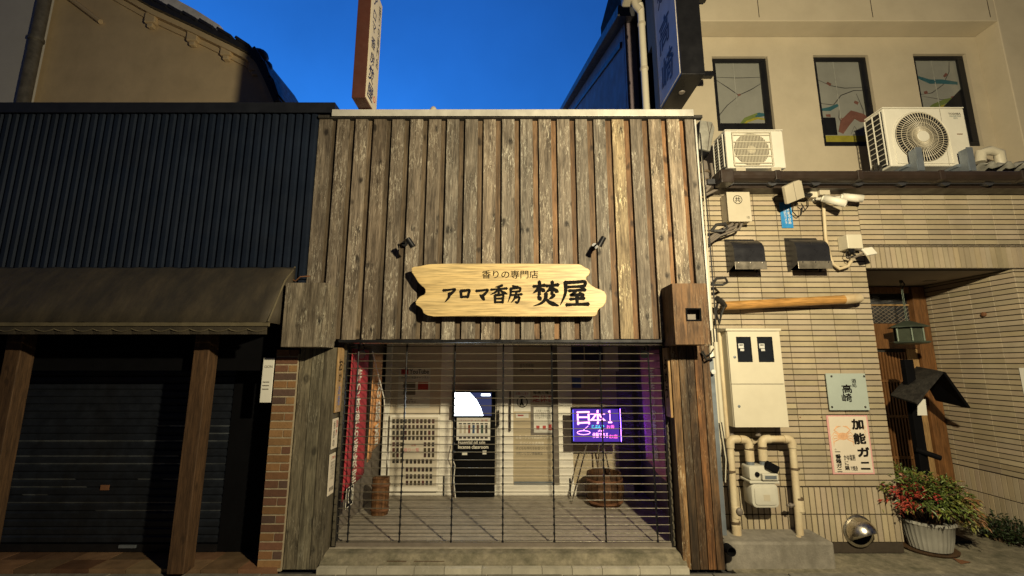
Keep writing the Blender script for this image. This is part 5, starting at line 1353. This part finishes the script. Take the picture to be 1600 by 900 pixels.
for px,py,pr_ in ((1148,558,ud),(1155,635,ld)):
    c=P(px,py,MY-.013); m=MB(); m.lathe((c.x,MY-.017,c.z),[(.004,0),(.011,.001),(.013,.0045)],14,'y'); m.build('lock',M['greymetal'],pr_)
m = MB()
for px in (1143,1185): c=P(px,668,.25); m.tube([(c.x,.27,mz0-.001),(c.x,.27,mz0-.09)], .024, 12)
m.build('cable_entry', M['greycable'], t)
# pipes left of it
t = thing('pipe_cluster', (1.87,.2,.3), 'cluster of upright cream conduits between the worn pillar and the meter cabinet', 'pipes')
for px,yy,z0,z1,r_,mt in ((1119,.12,1.12,2.0,.024,'cream_paint'),(1126,.22,1.0,1.98,.022,'cream_paint'),(1133,.26,.95,1.95,.020,'pipe_tape')):
    x=P(px-3,600,yy).x; m=MB(); m.tube([(x,yy,z0),(x,yy,z1)], r_, 10); m.build('pipe', M[mt], t, smooth=True)
m=MB(); m.box(1.745,1.79,.05,.09,.25,1.75); m.build('metal_strip', M['greymetal'], t)
m=MB(); m.tube([(1.80,.2,.02),(1.80,.2,.62),(1.80,.2,.70)],[.045,.045,.038],12); m.build('lower_pipe', M['concrete'], t, smooth=True)
for k in range(4):
    m=MB(); m.tube([(1.79+.02*k,.06+.02*k,1.15),(1.80+.018*k,.06,.95-.05*k),(1.785+.02*k,.08,.78-.06*k)], .005,5); m.build('loose_wire', M['cable' if k%2 else 'cream_paint'], t, smooth=True)
m=MB(); c=P(1115,581,-.0); m.lathe((c.x,.0,c.z),[(.001,-.001),(.02,.0),(.02,.01)],14,'y'); m.build('round_tag', M['dial'], t)
m=MB(); m.box(c.x-.02,c.x+.01,.0,.008,c.z+.12,c.z+.17); m.build('square_tag', M['paperwhite'], t)

# concrete plinth
pz = .205
c0=PZ(1300,886,0.0); px0_,px1_ = 1.76, 2.66
t=thing('concrete_plinth',(2.2,.17,0),'low concrete plinth under the gas meter pipes','plinth')
m=MB(); m.box(px0_,px1_,.03,YT+.0,-.02,pz); m.build('block',M['concrete'],t,bevel=.018)
m=MB(); c=P(1136,856,.02); m.lathe((c.x,.0,c.z),[(.036,.028),(.036,-.06),(.03,-.06),(.03,.0)],18,'y'); m.build('drain_stub',M['black'],t,smooth=True)
# gas pipes
def arc(pts, r, n=5):
    out=[Vector(pts[0])]
    for i in range(1,len(pts)-1):
        p=Vector(pts[i]); a=(Vector(pts[i-1])-p).normalized(); b=(Vector(pts[i+1])-p).normalized()
        s,e=p+a*r,p+b*r
        for k in range(n+1): u=k/n; out.append(s*(1-u)**2+p*2*u*(1-u)+e*u*u)
    out.append(Vector(pts[-1])); return out
gy=.20
def gp(px,py): return P(px,py,gy)
def pipe(name,label,px,r,joints,straps):
    pts=[gp(*q) for q in px]; t=thing(name,(pts[0].x,gy,pz),label,'gas pipe')
    m=MB(); m.tube(arc(pts,.05),r,14); m.build('pipe',M['pipe_tape'],t,smooth=True)
    for i in range(1,len(pts)-1):
        p=pts[i]; a=(pts[i-1]-p).normalized(); b=(pts[i+1]-p).normalized()
        m=MB(); m.tube(arc([p+a*.075,p,p+b*.075],.05),r*1.22,14); m.build('elbow',M['pipe_tape'],t,smooth=True)
    for j,(a,b) in enumerate(joints):
        q=gp(a,b); m=MB(); m.tube([q+Vector((0,0,-.05)),q+Vector((0,0,-.045)),q+Vector((0,0,.045)),q+Vector((0,0,.05))],[r,r*1.28,r*1.28,r],14); m.build('coupling',M['pipe_tape'],t,smooth=True)
    for a,b in straps:
        q=gp(a,b); m=MB(); m.tube([q+Vector((0,0,-.008)),q+Vector((0,0,.008))],r*1.3,14); m.build('strap',M['strap'],t)
    return t
t1=pipe('gas_pipe','left cream wrapped gas pipe rising into the inlet of the meter',[(1151,844),(1140,686),(1169,687),(1172,722)],.030,[(1149.5,800),(1151,830),(1171,712)],[(1142,736),(1149.5,816),(1171.2,701),(1151.6,841)])
c=gp(1150,797); m=MB(); m.sphere(c+Vector((.01,-.04,0)),.03,(1,.7,1.1)); m.build('valve',M['greycable'],t1,smooth=True)
t2=pipe('gas_pipe','right cream wrapped gas pipe dropping from the meter to the plinth',[(1251,846),(1237,686),(1190,686),(1193,722)],.030,[(1249,790),(1192,711)],[(1242,732),(1248,779),(1191.5,699)])
m=MB(); q=gp(1248,789); m.tube([q+Vector((-.03,0,0)),q+Vector((-.11,-.01,0))],.012,8); m.tube([q+Vector((-.07,-.01,0)),q+Vector((-.09,-.01,0))],.02,8); m.build('test_port',M['greycable'],t2,smooth=True)
m=MB(); q=gp(1247,848); m.tube([q+Vector((-.02,-.05,-.02)),q+Vector((-.02,-.05,.07))],[.026,.02],10); m.build('plug',M['pipe_tape'],t2,smooth=True)
# gas meter
t=thing('gas_meter',gp(1186,792),'pale grey domestic gas meter with a rounded front between two gas pipes','gas meter')
x0,x1=gp(1165,750).x,gp(1209,750).x; z0,z1=gp(1186,790).z,gp(1186,724).z; W=x1-x0
def rrect(x0,x1,z0,z1,r,y):
    pts=[]
    for cx,cz,a0 in ((x1-r,z1-r,0),(x0+r,z1-r,90),(x0+r,z0+r,180),(x1-r,z0+r,270)):
        for k in range(5): a=R(a0+22.5*k); pts.append((cx+r*math.cos(a),y,cz+r*math.sin(a)))
    return pts
zs_=z1-.15
m=MB(); m.prism(rrect(x0+.008,x1-.008,z0,zs_-.002,.04,.13),(0,.15,0)); m.build('lower_case',M['metergrey'],t,bevel=.012,smooth=True)
m=MB(); m.prism(rrect(x0-.004,x1+.004,zs_,zs_+.022,.008,.12),(0,.17,0)); m.build('flange',M['metergrey'],t,bevel=.004)
m=MB(); m.prism(rrect(x0+.006,x1-.006,zs_+.023,z1-.01,.02,.135),(0,.14,0)); m.build('upper_case',M['metergrey'],t,bevel=.01,smooth=True)
m=MB(); m.prism(rrect(x0+.03,x1-.03,z0+.025,zs_-.03,.025,.122),(0,.01,0)); m.build('raised_front',M['metergrey'],t,bevel=.004,smooth=True)
m=MB(); m.box(x0+W*.40,x1-.012,.100,.134,zs_+.03,zs_+.085); cn=m.build('counter_housing',M['metergrey'],t,bevel=.006)
m=MB(); m.box(x0+W*.48,x1-.03,.097,.0995,zs_+.042,zs_+.070); m.build('counter_window',M['greymetal'],cn)
m=MB(); m.lathe((x0+W*.28,.13,zs_+.075),[(.002,-.014),(.018,-.012),(.02,.0)],14,'y'); m.build('cap',M['black'],t)
m=MB(); m.box(x0+W*.42,x1-W*.36,.1205,.1215,z0+.06,z0+.11); m.build('label_plate',M['box_beige'],t)
for px in (1172,1193): q=gp(px,724); m=MB(); m.tube([q+Vector((0,0,-.03)),q+Vector((0,0,.02))],.034,14); m.build('union_nut',M['greymetal'],t)
t=thing('meter_transmitter',gp(1205,730),'small tilted black transmitter box beside the gas meter','transmitter')
m=MB(); m.M=Matrix.Translation(P(1206,730,.12))@Matrix.Rotation(R(28),4,'Y'); m.box(-.055,.055,-.02,.02,-.033,.033); m.M=None; m.build('case',M['black'],t,bevel=.008)
m=MB(); m.tube([P(1199,727,.14),P(1195,722,.18),P(1193,716,.2)],.01,8); m.build('arm',M['black'],t)

# plaque and poster
t=thing('glass_plaque',P(1325,640,YT),'square pale glass name plaque with dark characters on the tiled wall','plaque')
m=MB(); bpx(m,1298,587,1352,637,YT-.022,.008); m.build('back_plate',M['bluesign'],t,bevel=.002)
pz0=MB(); bpx(pz0,1293.5,583.5,1355.5,641,YT-.036,.010); fp=pz0.build('glass_plate',M['glassplate'],t,bevel=.002)
for px,py in ((1299,588),(1350,588),(1300,636),(1352,636)):
    c=P(px,py,YT-.038); m=MB(); m.lathe((c.x,YT-.041,c.z),[(.003,0),(.010,.001),(.011,.0045)],14,'y'); m.build('stud',M['steel'],fp)
for ch,a,b,c,d in (('高',1316,601,1331,614),('崎',1316,615,1331,628)): text_px(ch,a,b,c,d,YT-.038,M['ink'],'lettering',fp,bold=.02,brush=.25)
text_px('酒\n処',1331,592,1338,605,YT-.038,M['ink'],'lettering',fp,bold=.015,brush=.2)
t=thing('crab_poster',P(1330,741,YT),'pink edged paper poster with a crab drawing and bold black characters','poster')
Xa,Xb=P(1296.5,696,YT-.01).x,P(1361,696,YT-.01).x; Za,Zb=P(1329,741,YT-.01).z,P(1329,649,YT-.01).z
m=MB(); m.box(Xa,Xb,YT-.010,YT-.004,Za,Zb); m.build('border',M['pinkpaper'],t)
m=MB(); m.box(Xa+.016,Xb-.014,YT-.0125,YT-.0105,Za+.014,Zb-.010); sh_=m.build('sheet',M['paper'],t)
W,H=Xb-Xa,Zb-Za
def pt(u,v,w,h,s,mm='ink',**k): text(s,(Xa+W*u,YT-.0140,Zb-H*v),(W*w,0,0),(0,0,-H*h),M[mm],'lettering',t,**k)
pt(.60,.07,.27,.165,'加',bold=.05,brush=.2); pt(.60,.31,.28,.175,'能',bold=.045,brush=.2); pt(.66,.555,.27,.145,'ガ',bold=.05,brush=.2); pt(.69,.80,.21,.115,'二',bold=.055,brush=.2)
pt(.87,.18,.05,.20,'か\nの\nう','crab'); pt(.10,.62,.13,.34,'一\n番\n箱\nガ\nニ',bold=.035,brush=.2); pt(.10,.57,.04,.025,'◎','inkgrey')
pt(.30,.67,.27,.10,'かゆ塩割',bold=.03); pt(.30,.78,.10,.15,'に\n鍋',bold=.03); pt(.43,.86,.17,.08,'で焼身',bold=.03)
cm=MB(); cx,cz=Xa+W*.34,Zb-H*.36
n0=len(cm.v); cm.tube([(cx+.045*math.cos(k*.5236),YT-.014,cz+.03*math.sin(k*.5236)) for k in range(13)],.004,5)
cm.sphere((cx,YT-.0135,cz),.035,(1.15,.04,.8),14,8)
for s_ in (-1,1):
    for k in range(4):
        a=.25+.3*k; cm.tube([(cx+s_*.035,YT-.0135,cz+.012-.012*k),(cx+s_*(.075+.004*k),YT-.0135,cz+.035-.028*k),(cx+s_*(.105-.004*k),YT-.0135,cz+.0-.03*k)],[.006,.005,.002],6)
    cm.tube([(cx+s_*.03,YT-.0135,cz+.02),(cx+s_*.075,YT-.0135,cz+.055),(cx+s_*.045,YT-.0135,cz+.085),(cx+s_*.01,YT-.0135,cz+.09)],[.007,.007,.009,.003],6)
for q in cm.v: q.y=YT-.0128+(q.y-(YT-.0135))*.12
cm.build('crab_drawing',M['crab'],t)
m=MB()
for px,py in ((1283,652),(1250,652)):
    c=P(px,py,YT); m.lathe((c.x,YT-.004,c.z),[(.002,-.001),(.006,0),(.006,.004)],8,'y')
single(m,'wall_plug',M['rust'],P(1266,652,YT),'two tiny rusty plugs in the tiles left of the pink edged poster','plug')

# stainless vent cowl
c=P(1340,829,YT); rr=.135
t=thing('vent_cowl',c-Vector((0,.1,rr)),'round shiny steel vent cowl low on the tiled wall','vent')
m=MB(); m.lathe((c.x,YT-.018,c.z),[(rr*.9,.017),(rr,.010),(rr,.004),(rr*.9,0)],32,'y'); m.build('collar',M['steel'],t,smooth=True)
m=MB(); vs=[];fs=[]; n,q=40,16; R0=rr*.9
mo=Vector((.25,-.55,-1)).normalized()                    # the mouth looks down and a little out
for i in range(n):
    for j in range(q+1):
        th=2*math.pi*i/n; ph=math.pi/2*j/q
        p=Vector((R0*math.cos(th)*math.cos(ph), -R0*1.25*math.sin(ph), R0*math.sin(th)*math.cos(ph)))
        d=p.dot(mo)-R0*.42
        if d>0: p=p-mo*d
        vs.append(c+p+Vector((0,-.018,0)))
for i in range(n):
    for j in range(q):
        f=(i*(q+1)+j,i*(q+1)+j+1,((i+1)%n)*(q+1)+j+1,((i+1)%n)*(q+1)+j)
        ctr=sum((vs[k] for k in f),Vector())/4-c-Vector((0,-.018,0))
        if ctr.dot(mo)<R0*.418: fs.append(f)
m.add(vs,fs)
d_=m.build('cowl',M['steel'],t,smooth=True); so=d_.modifiers.new('thickness','SOLIDIFY'); so.thickness=.003
m=MB(); m.lathe((c.x,YT-.022,c.z),[(rr*.82,0),(rr*.82,.003)],28,'y'); m.build('inner_mesh',M['black'],t)

# ================================================================== PORCH THINGS
lc=P(1420,522,.95)
t=thing('hanging_lantern',lc-Vector((0,0,.12)),'small verdigris metal lantern hanging on a chain in the porch','lantern')
s=.16
m=MB(); m.lathe((lc.x,lc.y,lc.z+.075),[(.185,-.004),(.185,.004),(.09,.045),(.03,.07)],6); m.build('roof',M['bronze'],t)
m=MB(); m.lathe((lc.x,lc.y,lc.z-.085),[(.08,-.03),(.16,-.02),(.18,-.006),(.18,0.0),(.16,.006)],6); m.build('base',M['bronze'],t)
m=MB(); m.lathe((lc.x,lc.y,lc.z-.078),[(.118,0),(.118,.148)],6); m.build('glass',M['lanternglass'],t)
m=MB()
for k in range(6):
    a=2*math.pi*k/6; m.tube([(lc.x+.126*math.cos(a),lc.y+.126*math.sin(a),lc.z-.08),(lc.x+.126*math.cos(a),lc.y+.126*math.sin(a),lc.z+.072)],.010,6)
for k in (4,5):
    a0,a1=2*math.pi*k/6,2*math.pi*(k+1)/6
    A_=Vector((lc.x+.124*math.cos(a0),lc.y+.124*math.sin(a0),lc.z-.08)); B_=Vector((lc.x+.124*math.cos(a1),lc.y+.124*math.sin(a1),lc.z-.08))
    if k==5:
        for i in range(5):
            for j in range(4):
                p=A_.lerp(B_,(i+.5)/5)+Vector((0,-.004,.02+.038*j)); m.sphere(p,.011,(1,.5,1.4),6,4)
m.build('lattice',M['bronze'],t)
m=MB(); z=lc.z+.15; k=0
while z<ZL-.02:
    m.tube([(lc.x+(.010*math.cos(a) if k%2 else 0),lc.y+(0 if k%2 else .010*math.cos(a)),z+.016*math.sin(a)) for a in [i*.7854 for i in range(9)]],.0035,4); z+=.027; k+=1
m.tube([(lc.x,lc.y,ZL-.03),(lc.x,lc.y,ZL+.0)],.014,8); m.build('chain',M['bronze'],t)
m=MB(); m.tube([(lc.x-.005,lc.y-.02,ZL-.002),(lc.x+.02,lc.y-.02,ZL-.05),(lc.x-.01,lc.y-.02,ZL-.1)],.007,6); m.build('flex',M['cable'],t,smooth=True)

# roofed menu stand
sy_=.72
t=thing('menu_stand',(P(1428,740,sy_).x,sy_,0.0),'black menu stand with a little weathered pitched roof in the porch','menu stand')
Ar,Br=P(1434,575,sy_+.16),P(1474,583,sy_-.18)
rl=[Ar,Br,P(1433,632,sy_-.24),P(1393,620,sy_+.02)]
rr_=[Ar,Br,P(1513,638,sy_-.08),P(1462,626,sy_+.26)]
def slab(q,th):
    n=(q[1]-q[0]).cross(q[3]-q[0]).normalized(); n=n if n.z>0 else -n
    m=MB(); m.prism(q,n*th); return m
slab(rl,.022).build('roof_panel',M['blackwood'],t); slab(rr_,.022).build('roof_panel',M['black'],t)
xp_=P(1428,640,sy_).x
m=MB(); m.box(xp_-.045,xp_+.045,sy_-.03,sy_+.03,.0,P(1428,562,sy_+.1).z); m.build('post',M['black'],t,bevel=.004)
m=MB(); a=P(1430,702,sy_-.02); b=P(1470,716,sy_-.10); m.tube([a,b],.026,8); m.build('tray_bar',M['black'],t)
m=MB(); m.box(xp_-.20,xp_+.20,sy_-.18,sy_+.18,.004,.03); m.build('foot',M['black'],t,bevel=.004)
m=MB(); m.prism([P(1434,622,sy_-.06),P(1446,624,sy_-.06),P(1449,649,sy_-.06),P(1434,649,sy_-.06)],(0,.004,0)); m.build('menu_sheet',M['paperwhite'],t)
# wall notice and small fitting
t=thing('wall_notice',(XW-.02,.36,1.4),'white notice at the right edge of the porch wall','notice')
m=MB(); yn=.345; m.box(XW-.014,XW-.002,yn,yn+.10,1.22,1.62); m.build('sheet',M['paperwhite'],t)
m=MB(); m.box(XW-.018,XW-.0145,yn+.02,yn+.05,1.46,1.56); m.box(XW-.018,XW-.0145,yn+.02,yn+.05,1.30,1.36); m.build('print',M['inkgrey'],t)
def onX(px,py,Xw):
    a=(px-800)/FPX;b=(450-py)/FPX;tt=Xw/a; return Vector((Xw,CAM_Y+(_c-b*_s)*tt,CAM_Z+(_s+b*_c)*tt))
c=onX(1540,491,XW)
m=MB(); m.lathe((c.x-.03,c.y,c.z),[(.012,.029),(.022,.02),(.022,0),(.012,-.006)],12,'x'); single(m,'wall_spout',M['rust'],c,'tiny dark spout stub on the tiled porch wall','spout',smooth=True)

# planter
pb_=PZ(1474,868,0.0)
pcx,pcy=pb_.x,.42
t=thing('planter',(pcx,pcy,0),'white fluted pot of bushy nandina with green and red leaves before the porch','potted plant')
m=MB(); m.lathe((pcx,pcy,.012),[(.10,0),(.15,.012),(.168,.09),(.19,.22),(.203,.232),(.203,.255),(.19,.255),(.185,.22)],96,'z',.022,32); m.build('pot',M['pot'],t,smooth=True)
m=MB(); m.lathe((pcx,pcy,.012),[(.001,.21),(.183,.212)],24); m.build('soil',M['soil'],t)
m=MB(); m.lathe((pcx-.02,pcy,.004),[(.17,0),(.205,.006),(.215,.02),(.20,.02),(.165,.009)],32); m.build('saucer',M['darkpost'],t,smooth=True)
rnd=random.Random(3)
sm=MB(); lm=MB()
def leaf(p,d,L,w,c):
    d=d.normalized(); s=d.cross(Vector((rnd.uniform(-.4,.4),rnd.uniform(-.4,.4),1))).normalized(); n=s.cross(d).normalized()
    dr=Vector((0,0,-L*.18))
    lm.add([p, p+d*L*.45+s*w+n*.006, p+d*L+dr, p+d*L*.45-s*w+n*.006],[(0,1,2),(0,2,3)],c)
ell=(.43,.34,.25)
cx_,cy_,cz_=pcx-.02,pcy-.02,.46
for i in range(400):
    a=rnd.uniform(0,2*math.pi); el=rnd.uniform(-.45,1.0); rad=rnd.uniform(.5,1.05)
    h=math.sqrt(max(0,1-el*el*.8)); e=Vector((cx_+ell[0]*rad*h*math.cos(a)*(1.08 if math.cos(a)<0 else 1.0), cy_+ell[1]*rad*h*math.sin(a), cz_+ell[2]*rad*el - (.10 if math.cos(a)>0.6 else 0)))
    b=Vector((pcx+rnd.uniform(-.08,.08),pcy+rnd.uniform(-.08,.08),.22)); mid=b.lerp(e,.6)+Vector((0,0,.10))
    sm.tube([b,b.lerp(mid,.5)+Vector((0,0,.04)),mid,e],[.005,.004,.003,.0015],4)
    dirn=(e-mid).normalized()
    if e.x<pcx-.16 and e.z<.60 and e.z>.40 and rnd.random()<.75: base=rnd.choice([(.30,.03,.025),(.36,.05,.03),(.22,.05,.025),(.09,.12,.025)])
    elif e.x>pcx+.12: base=rnd.choice([(.28,.17,.06),(.32,.15,.065),(.19,.19,.045),(.20,.19,.05)])
    else: base=rnd.choice([(.12,.17,.035),(.15,.20,.04),(.08,.12,.025),(.20,.21,.045),(.26,.10,.045) if rnd.random()<.35 else (.13,.17,.035)])
    for k in range(13):
        tpos=mid.lerp(e,rnd.uniform(.15,1.05))+Vector((rnd.uniform(-.035,.035),rnd.uniform(-.035,.035),rnd.uniform(-.03,.03)))
        dd=dirn+Vector((rnd.uniform(-1.1,1.1),rnd.uniform(-1.1,1.1),rnd.uniform(-.7,.5))); g=rnd.uniform(.7,1.3)
        leaf(tpos,dd,rnd.uniform(.028,.068),rnd.uniform(.006,.011),tuple(q*g for q in base))
sm.build('stems',M['stem'],t); lm.build('foliage',M['leaf'],t,recalc=False)
# low shrub by the porch wall
t=thing('low_shrub',(4.75,.62,0),'low dark shrub at the foot of the porch wall on the right edge','shrub')
lm=MB(); sm=MB()
for i in range(90):
    a=rnd.uniform(0,2*math.pi); r_=rnd.uniform(.05,.34); e=Vector((4.70+r_*math.cos(a)*.7, .62+r_*math.sin(a)*1.2, rnd.uniform(.06,.22)*(1.1-r_)))
    b=Vector((4.70+.1*math.cos(a),.62+.1*math.sin(a),0.0)); sm.tube([b,(b+e)/2+Vector((0,0,.05)),e],[.004,.003,.001],4)
    for k in range(14):
        g=rnd.uniform(.6,1.2); leaf(b.lerp(e,rnd.uniform(.4,1.05))+Vector((rnd.uniform(-.04,.04),rnd.uniform(-.04,.04),rnd.uniform(-.02,.03))),Vector((rnd.uniform(-1,1),rnd.uniform(-1,1),rnd.uniform(-.3,.9))),rnd.uniform(.03,.05),.009,(.022*g,.04*g,.012*g))
sm.build('stems',M['stem'],t); lm.build('foliage',M['leaf'],t,recalc=False)
# small litter on the ground
m=MB(); c=PZ(1505,879,.006); m.add([(c.x-.05,c.y-.03,.006),(c.x+.06,c.y-.01,.014),(c.x+.03,c.y+.06,.006),(c.x-.02,c.y+.07,.016)],[(0,1,2,3)])
single(m,'dry_leaf',M['rust'],c,'dry brown leaf on the pavement in front of the white pot','leaf')
m=MB(); c=PZ(592,868,.06)
m.box(-1.02,-.86,-.0,.05,.062,.075); m.box(-.80,-.55,.0,.04,.062,.074)
single(m,'wood_scrap',M['darkpost'],(-.8,.02,.06),'thin dark wood scraps lying on the shop doorstep','wood scrap',bevel=.002)
